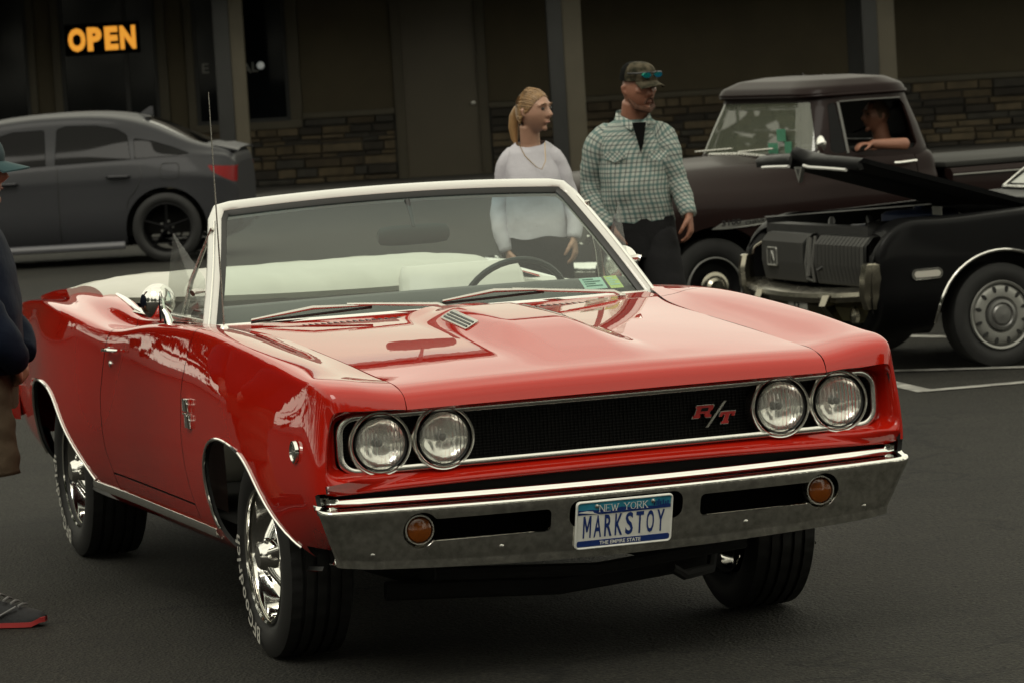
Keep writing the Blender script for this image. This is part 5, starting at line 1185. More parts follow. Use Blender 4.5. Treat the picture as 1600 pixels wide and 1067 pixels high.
MB().lathe([(0, .06), (.08, .06), (.09, .05), (.1, 0)], (.52, -.15, .72), 'z', 14).build('radiator_cap', M['steel'], eng); MB().box((.35, -.64, .55), (.58, -.44, .78), bev=.01).build('battery', M['black'], eng)
MB().box((.1, .50, .60), (.4, .64, .80), bev=.02).build('washer_bottle', mat('bottle', (.12, .12, .10), .5), eng)
MB().box((-.90, -.75, .80), (-.45, .75, .925), bev=.02).build('cowl_panel', M['blackp'], cou)
MB().box((-.62, -.72, .35), (.62, .72, .48)).build('bay_floor', M['under'], cou, smooth=False)
# open hood: hinged at the cowl
hr = []
for i, u in enumerate(np.linspace(0, 1, 26)):
    x = -.42 + 1.15 * u; zc_ = .885 + .345 * u - .0 * u * u; row = []
    for t in np.linspace(-1, 1, 33):
        peak = .045 * math.exp(-(t / .10) ** 2) * u + .02 * (1 - t * t)
        row.append((x + .05 * (1 - t * t) * u + .035 * math.exp(-(t / .09) ** 2) * u, .715 * t, zc_ + peak))
    hr.append(row)
HPk = np.array(hr); lip = HPk[-1] + np.array([.035, 0, -.022]); lip2 = HPk[-1] + np.array([.028, 0, -.068]); HPk = np.concatenate([HPk, lip[None], lip2[None]], 0)
v, n, f = grid_mesh(HPk, grid_normals(HPk))
if n[:, 2].mean() < 0: n = -n; f = [g_[::-1] for g_ in f]
hd = panel('open_hood', v, n, f, M['blackp'], cou, rim=.03)
und = HPk[:-2] - np.array([.0, 0, .035]); und[:, :, 1] *= .95; v, n, f = grid_mesh(und, -grid_normals(und)); mk('hood_underside', v, [g_[::-1] for g_ in f], M['under'], hd, True)
for a, b in ((3, 14), (18, 30)): MB().tube([lip2[i] + np.array([.004, 0, -.004]) for i in range(a, b)], .010, 6).build('hood_trim', M['white'], hd)
k = MB(); pt = lip2[17]; k.add([(pt[0] + .004, pt[1] - .055, pt[2] - .035), (pt[0] + .004, pt[1] + .055, pt[2] - .035), (pt[0] + .004, pt[1] + .0, pt[2] - .125), (pt[0] - .02, pt[1] - .055, pt[2] - .035), (pt[0] - .02, pt[1] + .055, pt[2] - .035), (pt[0] - .02, pt[1], pt[2] - .125)], [(0, 1, 2), (5, 4, 3), (0, 3, 4, 1), (1, 4, 5, 2), (2, 5, 3, 0)]); ko = k.build('hood_latch', M['silver'], hd, smooth=False)
k = MB(); k.add([(pt[0] + .006, pt[1] - .022, pt[2] - .045), (pt[0] + .006, pt[1] + .022, pt[2] - .045), (pt[0] + .006, pt[1], pt[2] - .088)], [(0, 1, 2)]); k.build('latch_opening', M['black'], ko, smooth=False)
# cabin (mostly out of view)
rg = []
for x0, x1, yv, r, z in ((-3.2, -.86, .74, .12, .93), (-2.9, -1.24, .62, .14, 1.20), (-2.75, -1.42, .58, .15, 1.28), (-2.4, -1.7, .40, .1, 1.31), (-2.2, -1.9, .2, .05, 1.315)): rg.append([(x, y, z) for x, y in rrect(x0, x1, -yv, yv, r, 4)])
MB().add(*loft(rg)).build('cabin_roof', M['blackp'], cou, angle=40)
k = MB(); k.add([(-.895, -.66, .96), (-.895, .66, .96), (-1.215, .54, 1.19), (-1.215, -.54, 1.19)], [(0, 1, 2, 3)]); k.build('windshield', mat('pale_windshield', (.20, .21, .19), .05, spec=1), cou, smooth=False)
MB().tube([(-.87, -.70, .94), (-.87, .70, .94), (-1.20, .57, 1.205), (-1.20, -.57, 1.205)], .014, 6, closed=True).build('windshield_trim', M['chrome'], cou)
for x in (0, -2.75):
    for s in (1, -1):
        wv = MB().lathe([(0, .178), (-.006, .190), (.004, .196), (.016, .188), (.03, .176)], (0, 0, 0), 'y', 48).build('wheel', M['silver'], cou); wv.location = (x, s * .885, .296); wv.rotation_euler = (0, R(15), math.pi if s > 0 else 0)
        simple_tyre((0, .09, 0), .300, .19, .186, wv)
        MB().lathe([(.022, .178), (.008, .165), (.0, .14), (.002, .105), (.02, .09)], (0, 0, 0), 'y', 48).build('wheel_cover', M['silver'], wv)
        sl_ = MB()
        for q_ in range(12):
            a = q_ * math.pi / 6; e = Vector((math.cos(a), 0, math.sin(a))); t2 = Vector((-math.sin(a), 0, math.cos(a))); cpt = e * .148 + Vector((0, -.003, 0))
            ov = [cpt + e * (.019 * math.cos(b)) + t2 * (.0105 * math.sin(b)) for b in np.linspace(0, 2 * math.pi, 13)[:-1]]
            MB().add([tuple(p) for p in ov] + [tuple(p + Vector((0, .02, 0))) for p in ov], [tuple(range(12))] + [(i, 12 + i, 12 + (i + 1) % 12, (i + 1) % 12) for i in range(12)]).build('wheel_slot', M['black'], wv, smooth=False)
        MB().lathe([(.012, .092), (-.008, .086), (-.012, .07), (-.004, .062), (-.016, .05), (-.02, 0)], (0, 0, 0), 'y', 32).build('hub_cap', mat('hub_grey', (.16, .16, .155), .35, .7), wv)
# ================================================================== PEOPLE
def skinmat(name, col, lip=None): return mat(name, col, .5, var=.14, vscale=9, bump=.001, bscale=90)
def cloth(name, col, var=.12, vs=5, bump=.004, bs=26, rough=.85): return mat(name, col, rough, var=var, vscale=vs, bump=bump, bscale=bs, spec=.08)
def plaid(name, base, c1, c2, per=.040):
    m, t, b = nodes(name); b.inputs['Roughness'].default_value = .85; b.inputs['Specular IOR Level'].default_value = .1
    uv = t.nodes.new('ShaderNodeUVMap'); uv.uv_map = 'uv'; sp_ = t.nodes.new('ShaderNodeSeparateXYZ'); t.links.new(uv.outputs['UV'], sp_.inputs['Vector'])
    def stripe(sock, off, half, p_=per):
        a = t.nodes.new('ShaderNodeMath'); a.operation = 'ADD'; a.inputs[1].default_value = off; t.links.new(sock, a.inputs[0])
        g_ = t.nodes.new('ShaderNodeMath'); g_.operation = 'PINGPONG'; g_.inputs[1].default_value = p_ / 2; t.links.new(a.outputs[0], g_.inputs[0])
        l = t.nodes.new('ShaderNodeMath'); l.operation = 'LESS_THAN'; l.inputs[1].default_value = half; t.links.new(g_.outputs[0], l.inputs[0]); return l
    cur = None
    def layer(fac, col, amt):
        nonlocal cur
        mx_ = t.nodes.new('ShaderNodeMixRGB'); mm = t.nodes.new('ShaderNodeMath'); mm.operation = 'MULTIPLY'; mm.inputs[1].default_value = amt; t.links.new(fac.outputs[0], mm.inputs[0]); t.links.new(mm.outputs[0], mx_.inputs['Fac'])
        if cur is None: mx_.inputs['Color1'].default_value = (*base, 1)
        else: t.links.new(cur.outputs['Color'], mx_.inputs['Color1'])
        mx_.inputs['Color2'].default_value = (*col, 1); cur = mx_
    for s in ('X', 'Y'):
        layer(stripe(sp_.outputs[s], 0, per * .13), c1, .62); layer(stripe(sp_.outputs[s], per / 2, per * .07), c2, .6)
    t.links.new(cur.outputs['Color'], b.inputs['Base Color'])
    c = t.nodes.new('ShaderNodeTexCoord'); n2 = t.nodes.new('ShaderNodeTexNoise'); n2.inputs['Scale'].default_value = 14; t.links.new(c.outputs['Object'], n2.inputs['Vector']); bp = t.nodes.new('ShaderNodeBump'); bp.inputs['Distance'].default_value = .008
    t.links.new(n2.outputs['Fac'], bp.inputs['Height']); t.links.new(bp.outputs['Normal'], b.inputs['Normal']); return m
def crv(pts, q=24):
    p = np.asarray(pts, float); d = np.r_[0, np.cumsum(np.linalg.norm(np.diff(p[:, :3], axis=0), axis=1))]; return nat_spline(d, p, np.linspace(0, d[-1], q))
def limb(pts, n=20, q=26, wr=0, seed=0, mb=None, uvs=None, closed_ends=True, sx=1):
    """pts: [x,y,z,r]; wrinkled tube with uv in metres"""
    C_ = crv(pts, q); V = []; U = []; up = None; L = 0
    for i in range(q):
        p = Vector(C_[i, :3]); a, b = Vector(C_[max(0, i - 1), :3]), Vector(C_[min(q - 1, i + 1), :3]); t = (b - a).normalized()
        if up is None: up = Vector((0, 1, 0)) if abs(t.y) < .9 else Vector((1, 0, 0))
        s = t.cross(up).normalized(); up = s.cross(t).normalized(); r = C_[i, 3]
        if i: L += (p - Vector(C_[i - 1, :3])).length
        for k in range(n):
            th = 2 * math.pi * k / n; rr = r * (1 + wr * (math.sin(L * 62 + 2.2 * math.sin(th + seed) + seed) * .5 + math.sin(L * 105 + 3 * math.sin(th * 2 + seed * 2)) * .3))
            V.append(p + s * (rr * math.cos(th) * sx) + up * (rr * math.sin(th))); U.append((th * r, L))
    F = []
    for i in range(q - 1):
        for k in range(n): F.append((i * n + k, i * n + (k + 1) % n, (i + 1) * n + (k + 1) % n, (i + 1) * n + k))
    if closed_ends: F += [tuple(range(n))[::-1], tuple((q - 1) * n + k for k in range(n))]
    return V, U, F
class Cloth:
    def __init__(s): s.V = []; s.U = []; s.F = []
    def add(s, V, U, F): o = len(s.V); s.V += [tuple(v) for v in V]; s.U += U; s.F += [tuple(i + o for i in f) for f in F]
    def rings(s, R_, yaw=0, n=40, wr=.0, seed=0, cap=False, ex=2.4):
        """R_: (z, cx, cy, rx, ry)"""
        C_ = crv([(r[1], r[2], r[0], r[3], r[4]) for r in R_], 34); V = []; U = []; L = 0; c0, s0 = math.cos(yaw), math.sin(yaw)
        for i in range(34):
            x, y, z, rx, ry = C_[i]; 
            if i: L += abs(z - C_[i - 1, 2])
            for k in range(n):
                th = 2 * math.pi * k / n; a, b = math.cos(th), math.sin(th); g_ = (abs(a) ** ex + abs(b) ** ex) ** (-1 / ex)
                w_ = 1 + wr * (math.sin(z * 46 + 3 * math.sin(th * 2 + seed)) * .5 + math.sin(th * 7 + z * 9 + seed) * .6)
                px, py = a * g_ * rx * w_, b * g_ * ry * w_
                V.append((x + px * c0 - py * s0, y + px * s0 + py * c0, z + .006 * math.sin(th * 5 + seed) * (1 if i in (0,) else 0))); U.append((th * (rx + ry) / 2, L))
        F = []
        for i in range(33):
            for k in range(n): F.append((i * n + k, i * n + (k + 1) % n, (i + 1) * n + (k + 1) % n, (i + 1) * n + k))
        if cap: F += [tuple(range(n))[::-1], tuple(33 * n + k for k in range(n))]
        s.add(V, U, F)
    def build(s, name, m, parent):
        o = mk(name, s.V, s.F, m, parent, True, uv=s.U); bm = bmesh.new(); bm.from_mesh(o.data); bmesh.ops.recalc_face_normals(bm, faces=bm.faces[:]); bm.to_mesh(o.data); bm.free(); return o
def remesh(mb, name, m, parent, vox=.006, smooth=2):
    me = bpy.data.meshes.new(name); me.from_pydata([tuple(v) for v in mb.V], [], [tuple(f) for f in mb.F]); me.update(); o = bpy.data.objects.new(name, me); COL.objects.link(o)
    r = o.modifiers.new('r', 'REMESH'); r.mode = 'VOXEL'; r.voxel_size = vox; r.use_smooth_shade = True
    s = o.modifiers.new('s', 'SMOOTH'); s.iterations = smooth; s.factor = .5
    dg = bpy.context.evaluated_depsgraph_get(); m2 = bpy.data.meshes.new_from_object(o.evaluated_get(dg)); o.modifiers.clear(); o.data = m2; bpy.data.meshes.remove(me); m2.name = name
    m2.materials.clear(); m2.materials.append(m); m2.polygons.foreach_set('use_smooth', [True] * len(m2.polygons)); o.parent = parent; return o
def hframe(yaw, pitch=0):
    """face direction frame: f forward, l to the person's left, u up ; yaw 0 faces -Y (towards camera), positive turns to +X"""
    f = Vector((math.sin(yaw) * math.cos(pitch), -math.cos(yaw) * math.cos(pitch), math.sin(pitch))); l = Vector((math.cos(yaw), math.sin(yaw), 0)); u = f.cross(l) * -1
    if u.z < 0: u = -u
    return f, l, u
def add_head(mb, c, yaw, pitch=0, s=1.0, jaw=1.0, female=False):
    f, l, u = hframe(yaw, pitch); P_ = lambda a, b, h: c + f * (a * s) + l * (b * s) + u * (h * s)
    V = []; n, q = 36, 26
    for i in range(q + 1):
        ph = math.pi * i / q; h = .112 * math.cos(ph); rr = max(0, math.sin(ph))
        for k in range(n):
            th = 2 * math.pi * k / n; a, b = math.cos(th), math.sin(th)
            wd = .0735 * rr ** .85; dp = .094 * rr ** .8
            if h < -.02:
                e = min(1, (-.02 - h) / .09); wd *= 1 - .26 * e / jaw; 
                if a < 0: dp *= 1 - .45 * e
                else: dp *= 1 - .04 * e
            x, y = a * dp, b * wd
            if a > 0: x = min(x, .088 + .004 * math.cos(b * 2)) - .006 * (1 - abs(b)) * (1 if .0 < h < .035 else 0) + (.004 if h > .038 and h < .06 else 0)
            V.append(P_(x, y, h))
    F = []
    for i in range(q):
        for k in range(n): F.append((i * n + k, i * n + (k + 1) % n, (i + 1) * n + (k + 1) % n, (i + 1) * n + k))
    mb.add(V, F)
    mb.tube([P_(.086, 0, .030), P_(.098, 0, .010), P_(.112, 0, -.012), P_(.100, 0, -.020), P_(.085, 0, -.022)], [.009 * s, .010 * s, .0135 * s, .012 * s, .008 * s], 10)
    for b in (-1, 1):
        mb.tube([P_(.096, b * .008, -.016), P_(.090, b * .016, -.017)], [.008 * s, .007 * s], 8)
        mb.tube([P_(.084, b * .008, .040), P_(.084, b * .030, .043), P_(.066, b * .052, .036)], [.007 * s, .009 * s, .006 * s], 8)   # brow
        if not female: mb.tube([P_(.074, b * .036, -.004), P_(.058, b * .056, .004)], [.013 * s, .012 * s], 8)
                                         # cheek bone
        mb.tube([P_(-.012, b * .072, .020), P_(-.022, b * .082, .012), P_(-.018, b * .080, -.012), P_(-.006, b * .072, -.024)], [.008 * s, .011 * s, .009 * s, .006 * s], 8)
    mb.tube([P_(.086, -.020, -.046), P_(.094, 0, -.044), P_(.086, .020, -.046)], [.004 * s, .0058 * s, .004 * s], 8)
    mb.tube([P_(.084, -.018, -.057), P_(.091, 0, -.057), P_(.084, .018, -.057)], [.004 * s, .0058 * s, .004 * s], 8)
    if not female: mb.tube([P_(.070, -.014, -.088), P_(.082, 0, -.092), P_(.070, .014, -.088)], [.013 * s * jaw, .016 * s * jaw, .013 * s * jaw], 8)
    else: mb.tube([P_(.066, -.010, -.084), P_(.073, 0, -.088), P_(.066, .010, -.084)], [.012 * s, .015 * s, .012 * s], 8)
    return P_
def add_face(P_, s, parent, lipm, browm):
    for b in (-1, 1):
        e = MB(); e.lathe([(0, 0), (.0, .010 * s)], (0, 0, 0), 'z', 12)
        k = MB(); c = P_(.0815, b * .032, .021); r = .0125 * s; V = []
        for i in range(7):
            for j in range(12): V.append(c + Vector((math.sin(math.pi * i / 6) * math.cos(j * .5236), math.sin(math.pi * i / 6) * math.sin(j * .5236), math.cos(math.pi * i / 6))) * r * (.62 if i in (1, 5) else 1) * .8)
        F = [(i * 12 + j, i * 12 + (j + 1) % 12, (i + 1) * 12 + (j + 1) % 12, (i + 1) * 12 + j) for i in range(6) for j in range(12)]
        MB().add(V, F).build('eye', M['eye'], parent)
        k.tube([P_(.094, b * .014, .045), P_(.095, b * .030, .049), P_(.082, b * .047, .042)], [.003 * s, .0035 * s, .002 * s], 6, flat=1.2); k.build('eyebrow', browm, parent)
    MB().tube([P_(.089, -.021, -.0515), P_(.098, 0, -.0505), P_(.089, .021, -.0515)], [.002 * s, .0042 * s, .002 * s], 8).build('lips', lipm, parent)
def add_hand(mb, w_, d, palm_n, s=1.0, curl=.5, thumb=1):
    """w_ wrist point, d direction of the fingers, palm_n palm normal"""
    d = d.normalized(); palm_n = (palm_n - d * palm_n.dot(d)).normalized(); side = d.cross(palm_n).normalized() * thumb
    pc = w_ + d * .05 * s
    rg = []
    for t, wd, th in ((-.02, .026, .022), (.01, .030, .018), (.05, .040, .015), (.085, .041, .013), (.098, .036, .010)):
        p = w_ + d * t * s; rg.append([p + side * (wd * s * math.cos(a)) + palm_n * (th * s * math.sin(a)) for a in np.linspace(0, 2 * math.pi, 15)[:-1]])
    mb.add(*loft(rg))
    for k, (off, ln, r) in enumerate(((.031, .070, .0092), (.011, .078, .0096), (-.010, .072, .0092), (-.029, .056, .0082))):
        p = w_ + d * .085 * s + side * off * s; pts = [p]; ang = .15
        for seg in (.45, .32, .23):
            ang += curl * (.55 if seg == .45 else .75); p = p + (d * math.cos(ang) + palm_n * math.sin(ang)) * ln * seg * s; pts.append(p)
        mb.tube(pts, [r * s * 1.05, r * s, r * s * .92, r * s * .78], 8)
    p0 = w_ + d * .025 * s + side * .026 * s
    mb.tube([p0, p0 + (d * .6 + side * .7 + palm_n * .25).normalized() * .035 * s, p0 + (d * .85 + side * .62 + palm_n * .45).normalized() * .068 * s, p0 + (d * 1.0 + side * .42 + palm_n * .62).normalized() * .092 * s], [.015 * s, .013 * s, .0105 * s, .008 * s], 8)
M['eye'] = mat('eye_dark', (.04, .035, .03), .2)
def shoe(mb_u, mb_s, c, d, ln=.28, wd=.05, h=.075):
    """c heel-centre on the ground, d toe direction"""
    d = Vector(d).normalized(); s = Vector((-d.y, d.x, 0)); rg = []; rs_ = []
    for t, wq, hh in ((.0, .6, .8), (.03, .78, 1.0), (.10, .80, 1.05), (.17, .86, .85), (.22, .98, .62), (.27, .94, .48), (.30, .7, .36), (.315, .35, .22)):
        t = t / .315 * ln; p = Vector(c) + d * t; b_ = .019
        rg.append([p + s * (wd * wq * a) + Vector((0, 0, b_ + h * hh * z)) for a, z in ((-1, 0), (-1, .35), (-.72, .8), (-.3, 1), (.3, 1), (.72, .8), (1, .35), (1, 0))])
        rs_.append([p + s * (wd * wq * 1.06 * a) + Vector((0, 0, z + (.012 if t > ln * .9 else 0))) for a, z in ((-1, .004), (-1, .020), (0, .024), (1, .020), (1, .004), (0, .003))])
    mb_u.add(*loft(rg)); mb_s.add(*loft(rs_))

# ------------------------------------------------------------------ man in plaid
man = thing('person', 'bearded man in camouflage cap and green plaid shirt walking beside a woman in white', 'person', (.64, 19.0, 0))
M['mskin'] = skinmat('ruddy_skin', (.24, .105, .065)); M['mlip'] = mat('lip', (.14, .055, .04), .5); M['mbrow'] = mat('brow_hair', (.07, .04, .02), .8)
HC = Vector((.035, -.03, 1.600)); HY = R(34)
b = MB(); P_ = add_head(b, HC, HY, R(-8), .98, 1.25)
b.tube([HC + Vector((-.02, .02, -.06)), Vector((.005, .02, 1.44)), Vector((-.005, .02, 1.36))], [.062, .066, .085], 16)
AR = [(-.070, .03, 1.398, .030), (-.115, .025, 1.388, .058), (-.162, .02, 1.348, .068), (-.197, .03, 1.26, .060), (-.213, .05, 1.13, .053), (-.19, .0, 1.03, .046), (-.128, -.06, .945, .036)]
AL = [(.050, .03, 1.398, .030), (.095, .025, 1.388, .058), (.140, .02, 1.348, .068), (.165, .0, 1.26, .060), (.192, .0, 1.15, .053), (.222, -.03, 1.06, .046), (.240, -.07, .985, .036)]
for A in (AR, AL): b.tube([a[:3] for a in A], [a[3] * .75 for a in A], 12)
add_hand(b, Vector((-.128, -.06, .955)), Vector((.03, -.03, -1)), Vector((.6, .2, 0)), 1.0, .55, 1)
add_hand(b, Vector((.240, -.07, .995)), Vector((.05, -.08, -1)), Vector((-.7, .2, 0)), 1.0, .6, -1)
b.tube([(-.0, .04, 1.36), (.0, .04, 1.1), (0, .04, .93)], [.085, .11, .11], 16)
for s, kx, ky in ((-1, -.055, .05), (1, .115, -.10)): b.tube([(s * .085, .03, .95), (kx, ky, .52), (kx + .03 * s, ky + .12, .09)], [.085, .055, .04], 12)
remesh(b, 'body', M['mskin'], man, .0065); add_face(P_, .98, man, M['mlip'], M['mbrow'])
bd2 = MB(); bd2.tube([P_(.010, -.066, -.045), P_(.052, -.050, -.082), P_(.086, 0, -.094), P_(.052, .050, -.082), P_(.010, .066, -.045)], [.008, .014, .017, .014, .008], 10); bd2.tube([P_(.088, -.026, -.062), P_(.0935, -.014, -.037), P_(.0965, .0, -.034), P_(.0935, .014, -.037), P_(.088, .026, -.062)], [.005, .006, .0055, .006, .005], 8); bd2.build('beard', mat('ginger_beard', (.085, .036, .020), .9, var=.4, vscale=60, bump=.003, bscale=180), man)
M['plaid'] = plaid('green_plaid', (.36, .385, .35), (.045, .115, .115), (.035, .048, .055), .044)
sh_ = Cloth(); sh_.rings([(.965, .005, .03, .168, .130), (1.02, .0, .025, .166, .135), (1.12, -.005, .01, .166, .142), (1.22, -.01, .015, .165, .134), (1.32, -.01, .025, .168, .118), (1.385, -.01, .03, .160, .102), (1.425, -.005, .03, .140, .088), (1.455, .0, .025, .090, .078)], R(14), wr=.030, seed=1)
for A, sd_ in ((AR, 1), (AL, 4)): sh_.add(*limb([(a[0], a[1], a[2], a[3] * 1.04) for a in A], wr=.075, seed=sd_))
sh_.build('plaid_shirt', M['plaid'], man)
col_ = Cloth()
for s in (-1, 1):
    V = []; 
    pts = [(.012 * s + (.0 if s < 0 else .03), -.088, 1.405), (s * .062 + .01, -.062, 1.43), (s * .088, .02, 1.46), (s * .045, .085, 1.475)]
    up_ = [(.02 + .018 * s, -.078, 1.445), (s * .062 + .012, -.045, 1.475), (s * .076, .02, 1.498), (s * .04, .075, 1.505)]
    C1, C2 = crv(pts, 12), crv(up_, 12); V = [tuple(p) for p in C1] + [tuple(p) for p in C2] + [tuple(p + np.array([0, .012, 0])) for p in C2]; F = [(i, i + 1, 13 + i, 12 + i) for i in range(11)] + [(12 + i, 13 + i, 25 + i, 24 + i) for i in range(11)]
    col_.add(V, [(p[0] * 1.0, p[2]) for p in V], F)
col_.build('shirt_collar', M['plaid'], man)
k = MB(); k.add([(-.008, -.098, 1.442), (.060, -.092, 1.442), (.040, -.130, 1.34), (.026, -.140, 1.295)], [(0, 1, 2, 3)]); k.build('undershirt', M['void'], man, smooth=False)
plk = MB(); plk.add(*loft([[(.022 + .005 * i - .015, y - .004, z), (.022 + .005 * i + .015, y - .004, z)] for i, (y, z) in enumerate(((-.112, 1.29), (-.145, 1.22), (-.163, 1.12), (-.145, 1.02), (-.12, .97)))], closed=False, caps=False))
for (x, z) in ((-.10, 1.28), (.11, 1.275)):
    y = -.128 if x > 0 else -.105; k = MB(); fl_ = ([(x - .05, y + (.02 if x < 0 else -.005) - .012, z + .03), (x + .05, y - .012 - (.02 if x < 0 else -.022), z + .03), (x + .05, y - .014 - (.02 if x < 0 else -.022), z), (x, y - .020, z - .022), (x - .05, y - .014 + (.02 if x < 0 else -.005), z)]); mk('pocket_flap', fl_, [(0, 1, 2, 3, 4)], M['plaid'], man, False, uv=[(p[0] + p[2], p[2] - p[0]) for p in fl_])
M['greyp2'] = cloth('charcoal_trousers', (.013, .013, .0138), .25, 6, .006, 18)
tr = Cloth(); tr.rings([(.80, .01, .03, .165, .125), (.90, .01, .03, .170, .130), (.985, .005, .03, .172, .128)], R(14), wr=.01)
tr.add(*limb([(-.075, .03, .90, .098), (-.072, .04, .70, .090), (-.062, .05, .52, .074), (-.07, .12, .30, .066), (-.075, .17, .08, .064)], wr=.05, seed=2)); tr.add(*limb([(.080, .02, .90, .100), (.110, -.06, .70, .094), (.135, -.11, .52, .080), (.150, -.07, .30, .070), (.155, -.03, .08, .066)], wr=.05, seed=5))
tr.build('trousers', M['greyp2'], man)
u_, s_o = MB(), MB()
for c_, d_ in (((-.08, .24, 0), (.3, -1, 0)), ((.15, .06, 0), (.3, -1, 0))): shoe(u_, s_o, c_, d_)
so_ = u_.build('shoes', M['black'], man); s_o.build('shoe_sole', M['black'], so_)
def cap(parent, HC, HY, pitch, s, mcrown, mbrim, brim_len=.085, mesh_back=None, drop=.0):
    f, l, u = hframe(HY, pitch); P2 = lambda a, b_, h: HC + f * (a * s) + l * (b_ * s) + u * (h * s)
    V = []; n, q = 32, 12
    for i in range(q + 1):
        ph = math.pi / 2 * i / q; h = .042 + drop + .088 * max(0, math.sin(ph)) ** .8; rr = max(0, math.cos(ph)) ** .62
        for k in range(n):
            th = 2 * math.pi * k / n; V.append(P2(.102 * math.cos(th) * rr - .004, .083 * math.sin(th) * rr, h + (.006 * math.cos(th) if i < 3 else 0)))
    F = [(i * n + k, i * n + (k + 1) % n, (i + 1) * n + (k + 1) % n, (i + 1) * n + k) for i in range(q) for k in range(n)]
    front = [fc for fc in F if (sum((Vector(V[j]) - HC).dot(f) for j in fc) / 4) > -.01 * s]; back = [fc for fc in F if fc not in front]
    o = MB().add(V, front).build('cap', mcrown, parent); MB().add(V, back).build('cap_back', mesh_back or mcrown, o)
    rg = []
    for t in np.linspace(0, 1, 7):
        row = []
        for b_ in np.linspace(-1, 1, 15):
            row.append(P2(.080 * math.sqrt(max(0, 1 - (b_ * .8) ** 2)) + .012 + brim_len * t * (1 - .42 * b_ * b_), .068 * b_ * (1 - .08 * t), .052 + drop - .010 * t - .022 * b_ * b_ * (.4 + .6 * t)))
        rg.append(row)
    rg2 = [[p - u * .005 * s for p in r_] for r_ in rg]; br = MB().add(*loft(rg, closed=False)); br.add(*loft(rg2, closed=False)); br.add(*loft([rg[-1], rg2[-1]], closed=False)); br.build('cap_brim', mbrim, o); return o, P2
def camo():
    m = mat('camouflage', (.060, .050, .034), .9, var=.9, vscale=30, detail=2, spec=.1, dark=(.012, .013, .008)); return m
M['camo'] = camo(); co, CP2 = cap(man, HC, HY, R(-8), 1.0, M['camo'], M['camo'], mesh_back=mat('mesh_black', (.007, .007, .0065), .95, spec=.05))
M['mirror'] = mat('blue_green_mirror_lens', (.01, .12, .34), .15, .7, var=.9, vscale=16, dark=(.01, .34, .14))
gk = MB()
for s in (-1, 1):
    rg = [[CP2(.104 - .018 * abs(b_) + a * .006, s * .012 + s * .052 * b_, .078 + .017 * math.sin(q_)) for q_ in (0,)] for b_ in (0,) for a in (0,)]
    pr_ = [CP2(.109 - .10 * (s * .036 + .028 * math.cos(q_)) ** 2 * 16, s * .034 + .024 * math.cos(q_), .080 + .0125 * math.sin(q_)) for q_ in np.linspace(0, 2 * math.pi, 15)[:-1]]
    f_, l_, u_2 = hframe(HY, R(-8)); gk.add([p + f_ * .006 for p in pr_] + [p - f_ * .006 for p in pr_], [tuple(range(14)), tuple(range(27, 13, -1))] + [(i, 14 + i, 14 + (i + 1) % 14, (i + 1) % 14) for i in range(14)])
gl_ = gk.build('sunglasses', M['mirror'], man); fk = MB(); fk.tube([CP2(.03, -.09, .082), CP2(.085, -.068, .088), CP2(.108, -.02, .094), CP2(.112, 0, .090), CP2(.108, .02, .094), CP2(.085, .068, .088), CP2(.03, .09, .082)], .005, 6); fk.build('sunglass_frame', M['black'], gl_)

# ------------------------------------------------------------------ woman in white
wom = thing('person', 'blonde woman with ponytail in white long-sleeved top standing behind the red car', 'person', (.155, 18.5, 0))
M['wskin'] = skinmat('fair_skin', (.36, .205, .14)); M['wlip'] = mat('lip_pink', (.34, .16, .12), .45); M['wbrow'] = mat('brow_fair', (.16, .09, .045), .8)
HC = Vector((.012, -.02, 1.530)); HY = R(52)
b = MB(); P_ = add_head(b, HC, HY, R(-4), .87, .92, True)
b.tube([HC + Vector((-.028, .02, -.06)), Vector((-.015, .02, 1.385)), Vector((-.015, .03, 1.31))], [.046, .047, .065], 16)
WR = [(-.055, .03, 1.343, .022), (-.085, .03, 1.334, .042), (-.122, .03, 1.295, .050), (-.148, .04, 1.20, .045), (-.176, .05, 1.08, .041), (-.175, .01, .98, .038), (-.150, -.02, .885, .032)]
WL = [(.035, .03, 1.336, .022), (.062, .03, 1.326, .042), (.098, .03, 1.285, .050), (.130, .03, 1.20, .044), (.160, .03, 1.10, .040), (.172, -.02, 1.0, .036), (.160, -.05, .93, .030)]
for A in (WR, WL): b.tube([a[:3] for a in A], [a[3] * .72 for a in A], 12)
add_hand(b, Vector((-.150, -.02, .895)), Vector((.15, -.1, -1)), Vector((.7, .2, 0)), .88, .5, 1); add_hand(b, Vector((.160, -.05, .94)), Vector((.05, -.1, -1)), Vector((-.7, .2, 0)), .88, .5, -1)
b.tube([(-.01, .04, 1.31), (-.01, .035, 1.1), (-.005, .035, .92)], [.06, .085, .10], 16)
for s in (-1, 1): b.tube([(s * .07, .03, .92), (s * .075, .02, .50), (s * .08, .06, .08)], [.075, .05, .035], 12)
remesh(b, 'body', M['wskin'], wom, .006); add_face(P_, .87, wom, M['wlip'], M['wbrow'])
M['whitec'] = cloth('white_knit', (.46, .45, .49), .05, 5, .006, 16, .9)
to = Cloth(); to.rings([(.945, -.005, .03, .150, .114), (1.0, -.005, .03, .146, .112), (1.10, -.01, .02, .132, .102), (1.20, -.012, .008, .132, .110), (1.28, -.012, .02, .130, .096), (1.335, -.012, .03, .118, .078), (1.368, -.012, .03, .104, .066), (1.392, -.014, .028, .070, .056)], R(18), wr=.025, seed=3)
for A, sd_ in ((WR, 2), (WL, 6)): to.add(*limb([(a[0], a[1], a[2], a[3] * 1.06) for a in A], wr=.07, seed=sd_))
to.V = [(x, y, z - (.034 * max(0, min(1, (.035 - y) / .09)) * max(0, min(1, (z - 1.345) / .045)))) for x, y, z in to.V]   # scooped neckline
to.build('white_top', M['whitec'], wom)
